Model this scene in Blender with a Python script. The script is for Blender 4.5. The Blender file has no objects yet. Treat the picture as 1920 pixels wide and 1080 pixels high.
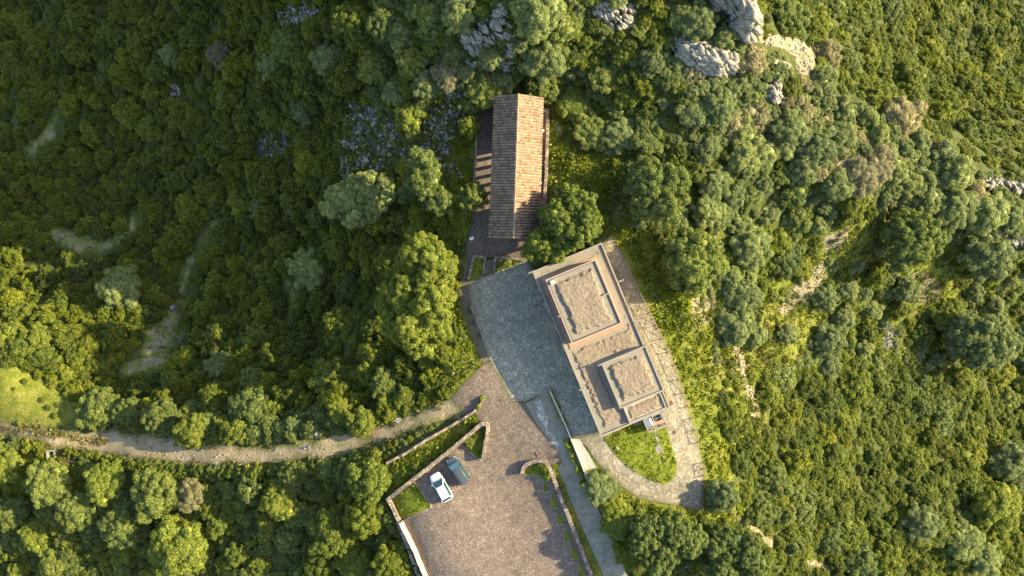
import bpy, bmesh, math, random
import numpy as np
from mathutils import Vector, Matrix
from mathutils.geometry import delaunay_2d_cdt

random.seed(7)
RNG = np.random.default_rng(7)
S = bpy.context.scene
COL = S.collection

# ------------------------------------------------------------------ camera, sky, sun, exposure
CAM_Z = 96.0
FPX = 1280.0                       # focal length in photo pixels (24 mm on 36 mm at 1920 px)
cam_d = bpy.data.cameras.new("Camera")
cam_d.sensor_width = 36.0
cam_d.lens = 24.0
cam_d.clip_end = 2000.0
cam = bpy.data.objects.new("Camera", cam_d)
COL.objects.link(cam)
cam.location = (0, 0, CAM_Z)
S.camera = cam

SUN_EL = math.radians(26.0)
SUN_AZ = math.radians(12.0)        # angle from +X towards +Y where the sun stands
world = bpy.data.worlds.new("World")
S.world = world
world.use_nodes = True
wn = world.node_tree
bg = wn.nodes["Background"]
sky = wn.nodes.new("ShaderNodeTexSky")
sky.sky_type = 'NISHITA'
sky.sun_disc = False
sky.sun_elevation = SUN_EL
sky.sun_rotation = math.radians(90.0) - SUN_AZ
sky.air_density = 1.0
sky.dust_density = 1.5
sky.ozone_density = 0.7
wn.links.new(sky.outputs[0], bg.inputs[0])
bg.inputs[1].default_value = 0.125
sun_d = bpy.data.lights.new("Sun", 'SUN')
sun_d.energy = 4.9
sun_d.angle = math.radians(0.6)
sun_d.color = (1.0, 0.84, 0.50)
sun = bpy.data.objects.new("Sun", sun_d)
COL.objects.link(sun)
sdir = Vector((math.cos(SUN_EL) * math.cos(SUN_AZ), math.cos(SUN_EL) * math.sin(SUN_AZ), math.sin(SUN_EL)))
sun.rotation_euler = sdir.to_track_quat('Z', 'Y').to_euler()
S.view_settings.view_transform = 'Standard'
S.view_settings.look = 'None'
S.view_settings.exposure = 1.52
S.view_settings.gamma = 1.0
S.view_settings.use_curve_mapping = False
S.cycles.max_bounces = 5
S.cycles.diffuse_bounces = 3
S.cycles.glossy_bounces = 2
S.cycles.transmission_bounces = 3
S.cycles.transparent_max_bounces = 4


# ------------------------------------------------------------------ helpers: points and terrain
def P(u, v, z):
    """photo pixel -> world point at height z"""
    k = (CAM_Z - z) / FPX
    return Vector(((u - 960.0) * k, (540.0 - v) * k, z))


CTRL = [
    # plateau with the buildings
    (880, 540, -.35), (960, 500, 0), (1040, 600, 0), (950, 700, -.2), (1000, 745, .35), (1000, 560, 0), (905, 250, .3), (970, 180, .6),
    (970, 450, .2), (890, 400, .2), (1035, 250, 1.2), (1032, 360, 1.0), (970, 320, .3), (870, 600, -.45), (890, 660, -.4),
    (1140, 450, 1.4), (1100, 540, .6), (1120, 700, .9), (1200, 560, 1.5), (1270, 720, 1.8), (1310, 880, 2.0), (1230, 940, 2.2), (1200, 850, 2.4), (1130, 870, 2.5), (1095, 835, 2.1),
    (900, 770, -.2), (960, 850, .2), (1012, 850, .9), (760, 940, -1.0), (850, 860, -.5), (800, 1060, -1.2), (1000, 1000, -.4), (1080, 1070, -.3), (1058, 1000, 0), (1020, 930, .2), (930, 960, -.5),
    (1055, 860, 1.4), (1098, 960, 1.2), (1155, 1075, .7),
    (715, 960, -3.6), (760, 1075, -4.6), (700, 905, -3.0), (840, 790, -1.2), (860, 730, -.5),
    # hill north of the long roof
    (960, 100, 7), (870, 60, 6), (1040, 100, 7), (1130, 30, 9), (1330, 100, 6.6), (1390, 40, 7), (1250, 100, 6.8), (960, -120, 10), (1250, -100, 11), (880, 170, 2.6), (1060, 150, 3), (1200, 180, 4.6),
    (1150, 300, 1.7), (1230, 360, 1.6), (1300, 250, 2.8), (1400, 200, 2.6),
    # shaded slope falling away on the far side from the sun
    (640, 20, 0), (560, 100, -6), (750, 240, -2), (660, 300, -8), (800, 330, -1.5), (840, 400, -.5), (760, 430, -4),
    (720, 540, -6), (680, 640, -8), (790, 540, -2.0), (800, 690, -3), (850, 640, -.6),
    (600, 200, -10), (600, 400, -14), (600, 540, -15), (560, 660, -15),
    (450, 100, -19), (450, 300, -23), (430, 500, -24), (420, 650, -20),
    (300, 100, -29), (300, 300, -33), (300, 500, -31), (310, 640, -25),
    (100, 100, -44), (100, 300, -43), (100, 480, -39), (40, 640, -24), (0, 540, -36), (0, 0, -52), (-150, 300, -54), (-150, 0, -60), (-150, 600, -36),
    (500, 760, -10.5), (300, 760, -16), (150, 740, -20.5), (40, 730, -18.5), (0, 700, -18), (650, 760, -6.5), (770, 760, -3),
    # dirt road
    (720, 830, -3.0), (600, 845, -5.5), (500, 856, -8), (400, 858, -10), (250, 842, -14), (100, 820, -17.5), (0, 803, -20), (-150, 790, -24), (810, 785, -1.4),
    # bottom left
    (600, 1000, -8), (400, 1000, -13), (200, 1000, -17), (0, 1000, -22), (650, 900, -5.5), (400, 910, -11.5), (200, 900, -16), (0, 900, -21), (300, 1150, -15), (0, 1150, -24), (700, 1150, -7),
    # sunlit side falling to the right
    (1320, 600, .2), (1400, 600, -3), (1500, 600, -7), (1700, 600, -14), (1900, 600, -20), (1400, 440, -1), (1500, 400, -2.5), (1700, 450, -9), (1900, 480, -14),
    (1330, 150, 5), (1460, 170, 1.6), (1600, 280, -1), (1800, 340, -8), (1920, 370, -11), (2050, 420, -16),
    (1480, 60, -3), (1520, 110, -3), (1650, 130, -17), (1800, 200, -26), (1900, 50, -38), (1620, 0, -18), (1930, 250, -27), (1500, -80, -6), (2050, 100, -44), (1800, -80, -34),
    (1400, 760, -2.5), (1500, 900, -6), (1700, 900, -12), (1900, 900, -18), (1400, 1060, -3.5), (1700, 1060, -12), (1200, 1000, 1.8), (1260, 1060, .2), (1900, 1100, -20), (2050, 700, -25), (2050, 1000, -24), (1350, 930, 1.3), (1200, 1150, -1),
]
_c = np.array([tuple(P(*c)) for c in CTRL])
_far = np.array([(-260, 190, -95), (-260, 0, -85), (-260, -190, -62), (0, 260, 14), (0, -260, -26), (260, 190, -85), (260, 0, -60), (260, -190, -62), (130, 240, -30), (-130, 240, -50), (120, -230, -35), (-120, -230, -44)], float)
_c = np.vstack([_c, _far])


def _tps_k(r2):
    return 0.5 * r2 * np.log(np.maximum(r2, 1e-9))


def _fit():
    n = len(_c)
    xy = _c[:, :2] / 50.0
    d2 = ((xy[:, None] - xy[None]) ** 2).sum(-1)
    A = np.zeros((n + 3, n + 3))
    A[:n, :n] = _tps_k(d2) + np.eye(n) * 2e-4
    A[:n, n] = 1
    A[:n, n + 1:] = xy
    A[n:, :n] = A[:n, n:].T
    b = np.zeros(n + 3)
    b[:n] = _c[:, 2]
    return np.linalg.solve(A, b)


_w = _fit()


def H0(x, y):
    """smooth terrain height, numpy arrays"""
    x = np.atleast_1d(np.asarray(x, float))
    y = np.atleast_1d(np.asarray(y, float))
    out = np.zeros(len(x))
    q = np.stack([x, y], 1) / 50.0
    cx = _c[:, :2] / 50.0
    n = len(_c)
    for i in range(0, len(x), 20000):
        s = q[i:i + 20000]
        d2 = ((s[:, None] - cx[None]) ** 2).sum(-1)
        out[i:i + 20000] = _tps_k(d2) @ _w[:n] + _w[n] + s @ _w[n + 1:]
    return out


_perm = RNG.random((256, 256))


def vnoise(x, y):
    xi = np.floor(x).astype(int)
    yi = np.floor(y).astype(int)
    fx = x - xi
    fy = y - yi
    fx = fx * fx * (3 - 2 * fx)
    fy = fy * fy * (3 - 2 * fy)
    g = lambda a, b: _perm[a & 255, b & 255]
    return (g(xi, yi) * (1 - fx) + g(xi + 1, yi) * fx) * (1 - fy) + (g(xi, yi + 1) * (1 - fx) + g(xi + 1, yi + 1) * fx) * fy


def fbm(x, y, o=4):
    s = 0
    a = .5
    for i in range(o):
        s = s + a * vnoise(x * 2 ** i + 17.3 * i, y * 2 ** i + 5.1 * i)
        a *= .5
    return s - .47


def to_px(x, y, z):
    k = FPX / (CAM_Z - z)
    return 960 + x * k, 540 - y * k


def sd_poly(px, py, poly):
    """signed distance (px), negative inside"""
    d = np.full(len(px), 1e18)
    ins = np.zeros(len(px), bool)
    n = len(poly)
    for i in range(n):
        ax, ay = poly[i]
        bx, by = poly[(i + 1) % n]
        ex, ey = bx - ax, by - ay
        wx, wy = px - ax, py - ay
        t = np.clip((wx * ex + wy * ey) / max(ex * ex + ey * ey, 1e-9), 0, 1)
        dd = (wx - ex * t) ** 2 + (wy - ey * t) ** 2
        d = np.minimum(d, dd)
        c = ((ay > py) != (by > py))
        with np.errstate(divide='ignore', invalid='ignore'):
            xc = ax + (py - ay) / (by - ay if by != ay else 1e-9) * ex
        ins ^= c & (px < xc)
    d = np.sqrt(d)
    return np.where(ins, -d, d)


def sd_line(px, py, line):
    d = np.full(len(px), 1e18)
    for (ax, ay, aw), (bx, by, bw) in zip(line[:-1], line[1:]):
        ex, ey = bx - ax, by - ay
        t = np.clip(((px - ax) * ex + (py - ay) * ey) / (ex * ex + ey * ey), 0, 1)
        dd = np.hypot(px - ax - ex * t, py - ay - ey * t) - (aw + (bw - aw) * t)
        d = np.minimum(d, dd)
    return d


BUILT = [(893, 215), (1035, 200), (1040, 380), (1145, 440), (1180, 500), (1225, 600), (1275, 710), (1300, 800), (1322, 890), (1320, 958),
         (1240, 945), (1170, 918), (1115, 890), (1140, 980), (1180, 1120), (800, 1120), (745, 985), (722, 938), (735, 860), (845, 790), (690, 850), (520, 878),
         (300, 872), (130, 845), (-50, 822), (-50, 785), (120, 798), (300, 808), (430, 826), (560, 828), (740, 785), (845, 742), (905, 685), (855, 545), (870, 450), (885, 400)]


def amp(x, y, z):
    px, py = to_px(x, y, z)
    d = sd_poly(px, py, BUILT)
    return np.clip((d - 4) / 60.0, 0, 1)


def HN(x, y):
    x = np.atleast_1d(np.asarray(x, float))
    y = np.atleast_1d(np.asarray(y, float))
    z = H0(x, y)
    return z + amp(x, y, z) * (fbm(x * .12, y * .12, 5) * 4.0)


def GND(us, vs, up=0.0):
    """pixels -> ground points; `up`: the pixel shows a point this high above the ground"""
    us = np.atleast_1d(np.asarray(us, float))
    vs = np.atleast_1d(np.asarray(vs, float))
    z = np.zeros(len(us))
    for _ in range(30):
        k = (CAM_Z - (z + up)) / FPX
        x = (us - 960) * k
        y = (540 - vs) * k
        z = z * .4 + HN(x, y) * .6
    return np.stack([x, y, z], 1)


def G(u, v, up=0.0):
    return Vector(GND([u], [v], up)[0])


# ------------------------------------------------------------------ helpers: objects
def link(name, me, parent=None, mat=None):
    o = bpy.data.objects.new(name, me)
    COL.objects.link(o)
    if parent is not None:
        o.parent = parent
    if mat is not None and me is not None:
        me.materials.clear()
        me.materials.append(mat)
    return o


def tag(o, label, cat, group=None, kind=None):
    if label:
        o["label"] = label
    if cat:
        o["category"] = cat
    if group:
        o["group"] = group
    if kind:
        o["kind"] = kind
    return o


def empty(name, loc, rz=0.0):
    o = bpy.data.objects.new(name, None)
    o.empty_display_size = .3
    COL.objects.link(o)
    o.location = loc
    o.rotation_euler = (0, 0, rz)
    return o


def part(name, me, root, mat):
    """mesh given in world coordinates, parented to an unrotated empty"""
    o = link(name, me, None, mat)
    o.parent = root
    o.matrix_parent_inverse = Matrix.Translation(-Vector(root.location))
    return o


class MB:
    def __init__(s):
        s.v = []
        s.f = []

    def add(s, vs, fs):
        n = len(s.v)
        s.v += [tuple(v) for v in vs]
        s.f += [tuple(i + n for i in f) for f in fs]

    def box(s, lo, hi, M=None):
        x0, y0, z0 = lo
        x1, y1, z1 = hi
        vs = [Vector(p) for p in ((x0, y0, z0), (x1, y0, z0), (x1, y1, z0), (x0, y1, z0), (x0, y0, z1), (x1, y0, z1), (x1, y1, z1), (x0, y1, z1))]
        if M is not None:
            vs = [M @ v for v in vs]
        s.add(vs, [(3, 2, 1, 0), (4, 5, 6, 7), (0, 1, 5, 4), (1, 2, 6, 5), (2, 3, 7, 6), (3, 0, 4, 7)])

    def quadbox(s, bot, top):
        s.add(list(bot) + list(top), [(3, 2, 1, 0), (4, 5, 6, 7), (0, 1, 5, 4), (1, 2, 6, 5), (2, 3, 7, 6), (3, 0, 4, 7)])

    def bar(s, a, b, w, h=None):
        a = Vector(a)
        b = Vector(b)
        h = h or w
        d = (b - a).normalized()
        up = Vector((0, 0, 1)) if abs(d.z) < .95 else Vector((1, 0, 0))
        sx = d.cross(up).normalized() * w / 2
        sz = sx.cross(d).normalized() * h / 2
        s.quadbox([a - sx - sz, a + sx - sz, a + sx + sz, a - sx + sz], [b - sx - sz, b + sx - sz, b + sx + sz, b - sx + sz])

    def tube(s, a, b, r0, r1=None, n=8, cap=True):
        a = Vector(a)
        b = Vector(b)
        r1 = r0 if r1 is None else r1
        d = (b - a).normalized()
        up = Vector((0, 0, 1)) if abs(d.z) < .95 else Vector((1, 0, 0))
        sx = d.cross(up).normalized()
        sy = d.cross(sx).normalized()
        vs = []
        for p, r in ((a, r0), (b, r1)):
            for i in range(n):
                t = 2 * math.pi * i / n
                vs.append(p + sx * math.cos(t) * r + sy * math.sin(t) * r)
        fs = [(i, (i + 1) % n, n + (i + 1) % n, n + i) for i in range(n)]
        if cap:
            fs += [tuple(range(n - 1, -1, -1)), tuple(range(n, 2 * n))]
        s.add(vs, fs)

    def mesh(s, name, smooth=False, bevel=0.0, segs=2):
        me = bpy.data.meshes.new(name)
        me.from_pydata(s.v, [], s.f)
        bm = bmesh.new()
        bm.from_mesh(me)
        if bevel:
            bmesh.ops.bevel(bm, geom=list(bm.edges), offset=bevel, segments=segs, affect='EDGES', profile=.5)
        bmesh.ops.recalc_face_normals(bm, faces=bm.faces)
        bm.to_mesh(me)
        bm.free()
        if smooth:
            me.shade_smooth()
        me.update()
        return me


def np_mesh(name, verts, faces):
    """verts (N,3), faces (M,k) numpy"""
    me = bpy.data.meshes.new(name)
    verts = np.ascontiguousarray(verts, np.float32)
    k = faces.shape[1]
    me.vertices.add(len(verts))
    me.vertices.foreach_set("co", verts.ravel())
    me.loops.add(faces.size)
    me.loops.foreach_set("vertex_index", np.ascontiguousarray(faces.ravel(), np.int32))
    me.polygons.add(len(faces))
    me.polygons.foreach_set("loop_start", np.arange(0, faces.size, k, dtype=np.int32))
    me.update(calc_edges=True)
    return me


# ------------------------------------------------------------------ helpers: materials
class NT:
    def __init__(s, name):
        s.m = bpy.data.materials.new(name)
        s.m.use_nodes = True
        s.t = s.m.node_tree
        s.b = s.t.nodes["Principled BSDF"]
        s.b.inputs["Roughness"].default_value = .85
        s.b.inputs["Specular IOR Level"].default_value = .25
        s.co = s.t.nodes.new("ShaderNodeTexCoord").outputs["Object"]

    def n(s, kind, **kw):
        nd = s.t.nodes.new(kind)
        for k, v in kw.items():
            setattr(nd, k, v)
        return nd

    def l(s, a, b):
        s.t.links.new(a, b)

    def noise(s, scale, detail=4, rough=.6, co=None, dist=0):
        nd = s.n("ShaderNodeTexNoise")
        nd.inputs["Scale"].default_value = scale
        nd.inputs["Detail"].default_value = detail
        nd.inputs["Roughness"].default_value = rough
        nd.inputs["Distortion"].default_value = dist
        s.l(co or s.co, nd.inputs["Vector"])
        return nd.outputs["Fac"]

    def voro(s, scale, feature='F1', co=None, rnd=1.0):
        nd = s.n("ShaderNodeTexVoronoi", feature=feature)
        nd.inputs["Scale"].default_value = scale
        nd.inputs["Randomness"].default_value = rnd
        s.l(co or s.co, nd.inputs["Vector"])
        return nd

    def ramp(s, fac, stops, interp='LINEAR'):
        nd = s.n("ShaderNodeValToRGB")
        cr = nd.color_ramp
        cr.interpolation = interp
        while len(cr.elements) < len(stops):
            cr.elements.new(.5)
        for e, (p, c) in zip(cr.elements, stops):
            e.position = p
            e.color = (*c, 1) if len(c) == 3 else c
        s.l(fac, nd.inputs[0])
        return nd.outputs[0]

    def mix(s, fac, a, b, mode='MIX'):
        nd = s.n("ShaderNodeMix", data_type='RGBA', blend_type=mode)
        for sock, val in ((nd.inputs[0], fac), (nd.inputs[6], a), (nd.inputs[7], b)):
            if isinstance(val, (int, float)):
                sock.default_value = val
            elif isinstance(val, tuple):
                sock.default_value = (*val, 1)
            else:
                s.l(val, sock)
        return nd.outputs[2]

    def math(s, op, a, b=0.0):
        nd = s.n("ShaderNodeMath", operation=op)
        for sock, val in ((nd.inputs[0], a), (nd.inputs[1], b)):
            if isinstance(val, (int, float)):
                sock.default_value = val
            else:
                s.l(val, sock)
        return nd.outputs[0]

    def rim(s, width, wob=1.2, sc=.9):
        """1 near the border of a draped sheet, with a ragged inner limit"""
        e = s.n("ShaderNodeAttribute", attribute_name="edge").outputs["Fac"]
        d = s.math('ADD', e, s.math('MULTIPLY', s.math('SUBTRACT', s.noise(sc, 5, .75), .5), wob * 2))
        return s.ramp(s.math('DIVIDE', d, width * 2), [(.2, (1, 1, 1)), (.7, (0, 0, 0))])

    def bump(s, h, strength=.5, dist=.05):
        nd = s.n("ShaderNodeBump")
        nd.inputs["Strength"].default_value = strength
        nd.inputs["Distance"].default_value = dist
        s.l(h, nd.inputs["Height"])
        s.l(nd.outputs[0], s.b.inputs["Normal"])

    def out(s, col, rough=None):
        if isinstance(col, tuple):
            s.b.inputs["Base Color"].default_value = (*col, 1)
        else:
            s.l(col, s.b.inputs["Base Color"])
        if rough is not None:
            s.b.inputs["Roughness"].default_value = rough
        return s.m


def mat_plain(name, col, rough=.8, var=.25, scale=3.0, metal=0.0, fine=25.0):
    t = NT(name)
    n1 = t.noise(scale, 5, .65)
    n2 = t.noise(fine, 3, .6)
    d = tuple(c * (1 - var) for c in col)
    b = tuple(min(1, c * (1 + var)) for c in col)
    c = t.ramp(n1, [(.3, d), (.7, b)])
    c = t.mix(.35, c, t.ramp(n2, [(.3, d), (.7, b)]))
    t.b.inputs["Metallic"].default_value = metal
    t.bump(n2, .25, .02)
    return t.out(c, rough)


def mat_paving(name, cols, joint, scale, jw=.04, dirt=(.1, .09, .06), dirt_amt=.35, big=.18, rnd=1.0, weeds=None):
    """irregular stone setts with joints and worn patches"""
    t = NT(name)
    v = t.voro(scale, 'F1', rnd=rnd)
    e = t.voro(scale, 'DISTANCE_TO_EDGE', rnd=rnd)
    sep = t.n("ShaderNodeSeparateColor")
    t.l(v.outputs["Color"], sep.inputs[0])
    n = len(cols)
    c = t.ramp(sep.outputs[0], [((i + .0) / n, cc) for i, cc in enumerate(cols)], 'CONSTANT')
    fine = t.noise(scale * 5, 3, .7)
    c = t.mix(.5, c, t.mix(1.0, c, t.ramp(fine, [(.25, (.65, .65, .65)), (.75, (1.35, 1.35, 1.35))]), 'MULTIPLY'))
    big_n = t.noise(big, 5, .65)
    c = t.mix(t.math('MULTIPLY', t.ramp(big_n, [(.45, (0, 0, 0)), (.72, (1, 1, 1))]), dirt_amt), c, dirt)
    mid = t.noise(1.1, 4, .7)
    c = t.mix(1.0, c, t.ramp(mid, [(.3, (.78, .78, .78)), (.7, (1.2, 1.2, 1.2))]), 'MULTIPLY')
    st = t.noise(.28, 6, .7, dist=1.2)
    c = t.mix(1.0, c, t.ramp(st, [(.34, (.72, .73, .75)), (.5, (1, 1, 1)), (.7, (1.16, 1.15, 1.12))]), 'MULTIPLY')
    if name in ('brown_pavers', 'terrace_pavers', 'grey_court_stone', 'pale_path_stone'):
        c = t.mix(t.math('MULTIPLY', t.rim(.4, .5), .55), c, (.12, .115, .06))
    jm = t.math('LESS_THAN', e.outputs["Distance"], jw)
    c = t.mix(jm, c, joint)
    if weeds:
        wmask = t.math('MULTIPLY', jm, t.ramp(t.noise(.5, 4, .7), [(.5, (0, 0, 0)), (.6, (1, 1, 1))]))
        c = t.mix(wmask, c, weeds)
    t.bump(t.math('MINIMUM', e.outputs["Distance"], .12), .8, .25)
    return t.out(c, .85)


M = {}


def worn_mat():
    t = NT('worn_cobbles')
    n = t.noise(1.6, 6, .8)
    v = t.voro(5.0)
    sep = t.n("ShaderNodeSeparateColor")
    t.l(v.outputs["Color"], sep.inputs[0])
    c = t.ramp(sep.outputs[0], [(0, (.22, .22, .19)), (.45, (.42, .42, .37)), (1, (.66, .65, .58))])
    c = t.mix(t.ramp(n, [(.44, (0, 0, 0)), (.5, (1, 1, 1))]), (.215, .215, .18), c)
    return t.out(c, .9)


M['pavers'] = mat_paving('brown_pavers', [(.172, .133, .108), (.20, .155, .126), (.15, .118, .10), (.232, .182, .145), (.135, .108, .095), (.186, .143, .115), (.30, .24, .185)], (.155, .125, .10), 6.6, .03, (.225, .155, .085), .5, .07)
M['terrace'] = mat_paving('terrace_pavers', [(.16, .125, .10), (.20, .155, .125), (.14, .115, .105), (.22, .165, .125)], (.09, .08, .065), 5, .04, (.12, .10, .07), .4, .2)
M['court'] = mat_paving('grey_court_stone', [(.30, .29, .22), (.35, .34, .255), (.26, .255, .195), (.41, .395, .30), (.235, .23, .18), (.32, .31, .24), (.54, .52, .41)], (.19, .195, .155), 5.6, .035, (.13, .15, .12), .5, .10)
M['path'] = mat_paving('pale_path_stone', [(.29, .25, .185), (.34, .295, .215), (.25, .215, .16), (.40, .35, .26), (.225, .195, .145), (.31, .265, .19)], (.21, .18, .125), 3.6, .035, (.19, .165, .10), .5, .2, 1.0, (.10, .12, .03))
M['asphalt'] = mat_plain('worn_asphalt', (.225, .215, .165), .9, .45, .9, 0.0, 6.0)
M['concrete'] = mat_plain('weathered_concrete', (.265, .248, .21), .85, .22, .8)
M['worn'] = worn_mat()
M['white_concrete'] = mat_plain('white_concrete', (.50, .47, .39), .85, .25, 1.6)
M['cream'] = mat_plain('cream_plaster', (.70, .58, .42), .8, .12, .7)
M['wall_stone'] = mat_paving('wall_stone', [(.30, .23, .17), (.38, .30, .22), (.25, .19, .15), (.33, .25, .18)], (.20, .16, .12), 3.0, .03, (.22, .17, .11), .4, .4)
M['coping'] = mat_paving('coping_stone', [(.24, .185, .14), (.33, .26, .20), (.19, .15, .12), (.38, .31, .235)], (.12, .095, .075), 2.6, .045, (.2, .17, .12), .4, .5)
M['roof_slab'] = mat_plain('roof_screed', (.25, .222, .172), .9, .24, .6)
M['terracotta'] = mat_plain('terracotta_screed', (.40, .235, .155), .85, .2, 1.2)
M['plaster'] = mat_plain('ochre_plaster', (.42, .33, .24), .85, .15, .7)
M['timber'] = mat_plain('grey_timber', (.24, .20, .15), .8, .25, 2.0)
M['dark_wood'] = mat_plain('brown_wood', (.12, .075, .045), .75, .3, 2.0)
M['rust'] = mat_plain('rusty_iron', (.16, .075, .05), .8, .25, 3.0)
M['steel'] = mat_plain('galvanised_steel', (.5, .5, .5), .4, .1, 3.0, .7)
M['white_paint'] = mat_plain('white_paint', (.78, .78, .76), .5, .06, 2.0)
M['pink'] = mat_plain('pink_paint', (.36, .285, .22), .6, .15, 2.0)
M['bark'] = mat_plain('bark', (.13, .10, .075), .95, .35, 4.0)


def mat_gravel():
    t = NT('roof_gravel')
    v = t.voro(9.0)
    sep = t.n("ShaderNodeSeparateColor")
    t.l(v.outputs["Color"], sep.inputs[0])
    c = t.ramp(sep.outputs[0], [(0, (.14, .108, .075)), (.5, (.255, .207, .152)), (1, (.385, .322, .245))])
    c = t.mix(.5, c, t.ramp(t.noise(1.2, 5, .7), [(.3, (.21, .16, .108)), (.7, (.31, .245, .175))]))
    t.bump(t.noise(7, 5, .75), 1.0, .16)
    return t.out(c, .95)


M['gravel'] = mat_gravel()


def mat_dirt():
    t = NT('dirt_road')
    c = t.ramp(t.noise(.35, 6, .7), [(.3, (.25, .19, .105)), (.5, (.34, .265, .16)), (.7, (.44, .355, .235))])
    v = t.voro(4.0)
    c = t.mix(t.ramp(v.outputs["Distance"], [(.1, (.5, .5, .5)), (.35, (0, 0, 0))]), c, (.42, .38, .31))
    c = t.mix(t.ramp(t.noise(.22, 5, .75), [(.5, (0, 0, 0)), (.66, (.75, .75, .75))]), c, (.15, .155, .055))
    c = t.mix(.5, c, t.mix(1.0, c, t.ramp(t.noise(6, 4, .7), [(.3, (.4, .4, .4)), (.7, (1.6, 1.6, 1.6))]), 'MULTIPLY'))
    c = t.mix(t.math('MULTIPLY', t.rim(.55, 1.1, .6), .85), c, t.ramp(t.noise(1.5, 5, .7), [(.3, (.07, .09, .02)), (.7, (.20, .19, .06))]))
    t.bump(t.noise(3, 5, .7), 1.0, .3)
    return t.out(c, .95)


M['dirt'] = mat_dirt()


def mat_lawn():
    t = NT('lawn_turf')
    c = t.ramp(t.noise(.55, 6, .7), [(.28, (.10, .14, .012)), (.5, (.165, .205, .018)), (.72, (.25, .255, .035))])
    c = t.mix(.55, c, t.mix(1.0, c, t.ramp(t.noise(7, 4, .75), [(.3, (.4, .4, .4)), (.7, (1.6, 1.6, 1.6))]), 'MULTIPLY'))
    t.bump(t.noise(6, 5, .75), 1.0, .2)
    return t.out(c, .9)


M['lawn'] = mat_lawn()


def mat_ground():
    t = NT('hillside_ground')
    at = t.n("ShaderNodeAttribute", attribute_name="cover")
    sep = t.n("ShaderNodeSeparateColor")
    t.l(at.outputs["Color"], sep.inputs[0])
    nz = t.noise(.5, 6, .75)
    fine = t.noise(4, 5, .75)
    wob = t.math('MULTIPLY', t.math('SUBTRACT', t.noise(.45, 5, .7), .5), 1.1)

    def mask(ch):
        s = t.math('ADD', sep.outputs[ch], wob)
        return t.ramp(s, [(.38, (0, 0, 0)), (.62, (1, 1, 1))])
    base = t.ramp(nz, [(.3, (.04, .055, .014)), (.55, (.085, .10, .026)), (.75, (.14, .135, .05))])
    grass = t.ramp(nz, [(.28, (.08, .11, .014)), (.5, (.165, .185, .024)), (.72, (.27, .25, .06))])
    dirt = t.ramp(nz, [(.3, (.20, .175, .10)), (.55, (.33, .28, .18)), (.75, (.45, .39, .27))])
    c = t.mix(mask(0), base, grass)
    c = t.mix(mask(1), c, dirt)
    rock = t.ramp(t.noise(1.4, 6, .75), [(.32, (.03, .035, .02)), (.5, (.07, .075, .055)), (.7, (.22, .22, .20))])
    c = t.mix(mask(2), c, rock)
    c = t.mix(.6, c, t.mix(1.0, c, t.ramp(fine, [(.3, (.35, .35, .35)), (.7, (1.65, 1.65, 1.65))]), 'MULTIPLY'))
    t.bump(t.noise(2.2, 6, .75), 1.0, .35)
    return t.out(c, .95)


M['ground'] = mat_ground()


def mat_rock():
    t = NT('limestone')
    n = t.noise(.9, 7, .75)
    c = t.ramp(n, [(.3, (.17, .155, .12)), (.5, (.32, .295, .235)), (.7, (.50, .46, .375))])
    c = t.mix(t.ramp(t.noise(2.5, 5, .7), [(.55, (0, 0, 0)), (.7, (.8, .8, .8))]), c, (.10, .10, .07))
    ck = t.voro(1.3, 'DISTANCE_TO_EDGE')
    c = t.mix(t.math('LESS_THAN', t.math('ADD', ck.outputs['Distance'], t.math('MULTIPLY', t.noise(2.5, 5, .8), .16)), .10), c, (.06, .055, .045))
    t.bump(t.noise(3.0, 6, .75), .5, .15)
    return t.out(c, .9)


M['rock'] = mat_rock()


def mat_scree():
    t = NT('scree_stone')
    isl = t.n("ShaderNodeNewGeometry").outputs["Random Per Island"]
    c = t.ramp(isl, [(0, (.085, .078, .06)), (.65, (.20, .182, .145)), (1, (.46, .43, .355))])
    c = t.mix(.35, c, t.ramp(t.noise(4, 4, .7), [(.3, (.14, .14, .13)), (.7, (.5, .5, .48))]))
    return t.out(c, .9)


M['scree'] = mat_scree()


def mat_leaf(name, c0, c1, warm, trans=.38, rough=.55):
    """c0..c1: leaf colours from plant to plant; warm: young shoots"""
    t = NT(name)
    oi = t.n("ShaderNodeObjectInfo").outputs["Random"]
    isl = t.n("ShaderNodeNewGeometry").outputs["Random Per Island"]
    c = t.mix(oi, c0, c1)
    c = t.mix(t.math('MULTIPLY', t.math('GREATER_THAN', isl, .72), .7), c, warm)
    pl = t.math('FRACT', t.math('MULTIPLY', oi, 7.31))
    c = t.mix(1.0, c, t.ramp(pl, [(0, (.86, .88, .9)), (.5, (1.05, 1.05, 1.03)), (1, (1.32, 1.26, 1.15))]), 'MULTIPLY')
    vr = t.ramp(isl, [(0, (.72, .72, .72)), (1, (1.3, 1.3, 1.3))])
    c = t.mix(1.0, c, vr, 'MULTIPLY')
    n = t.noise(.8, 3, .6)
    c = t.mix(1.0, c, t.ramp(n, [(.3, (.75, .75, .75)), (.7, (1.25, 1.25, 1.25))]), 'MULTIPLY')
    t.out(c, rough)
    t.b.inputs["Specular IOR Level"].default_value = .2
    tr = t.n("ShaderNodeBsdfTranslucent")
    t.l(t.mix(1.0, c, (1.25, 1.3, .7), 'MULTIPLY'), tr.inputs[0])
    ms = t.n("ShaderNodeMixShader")
    ms.inputs[0].default_value = trans
    t.l(t.b.outputs[0], ms.inputs[1])
    t.l(tr.outputs[0], ms.inputs[2])
    t.l(ms.outputs[0], t.t.nodes["Material Output"].inputs[0])
    return t.m


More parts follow.
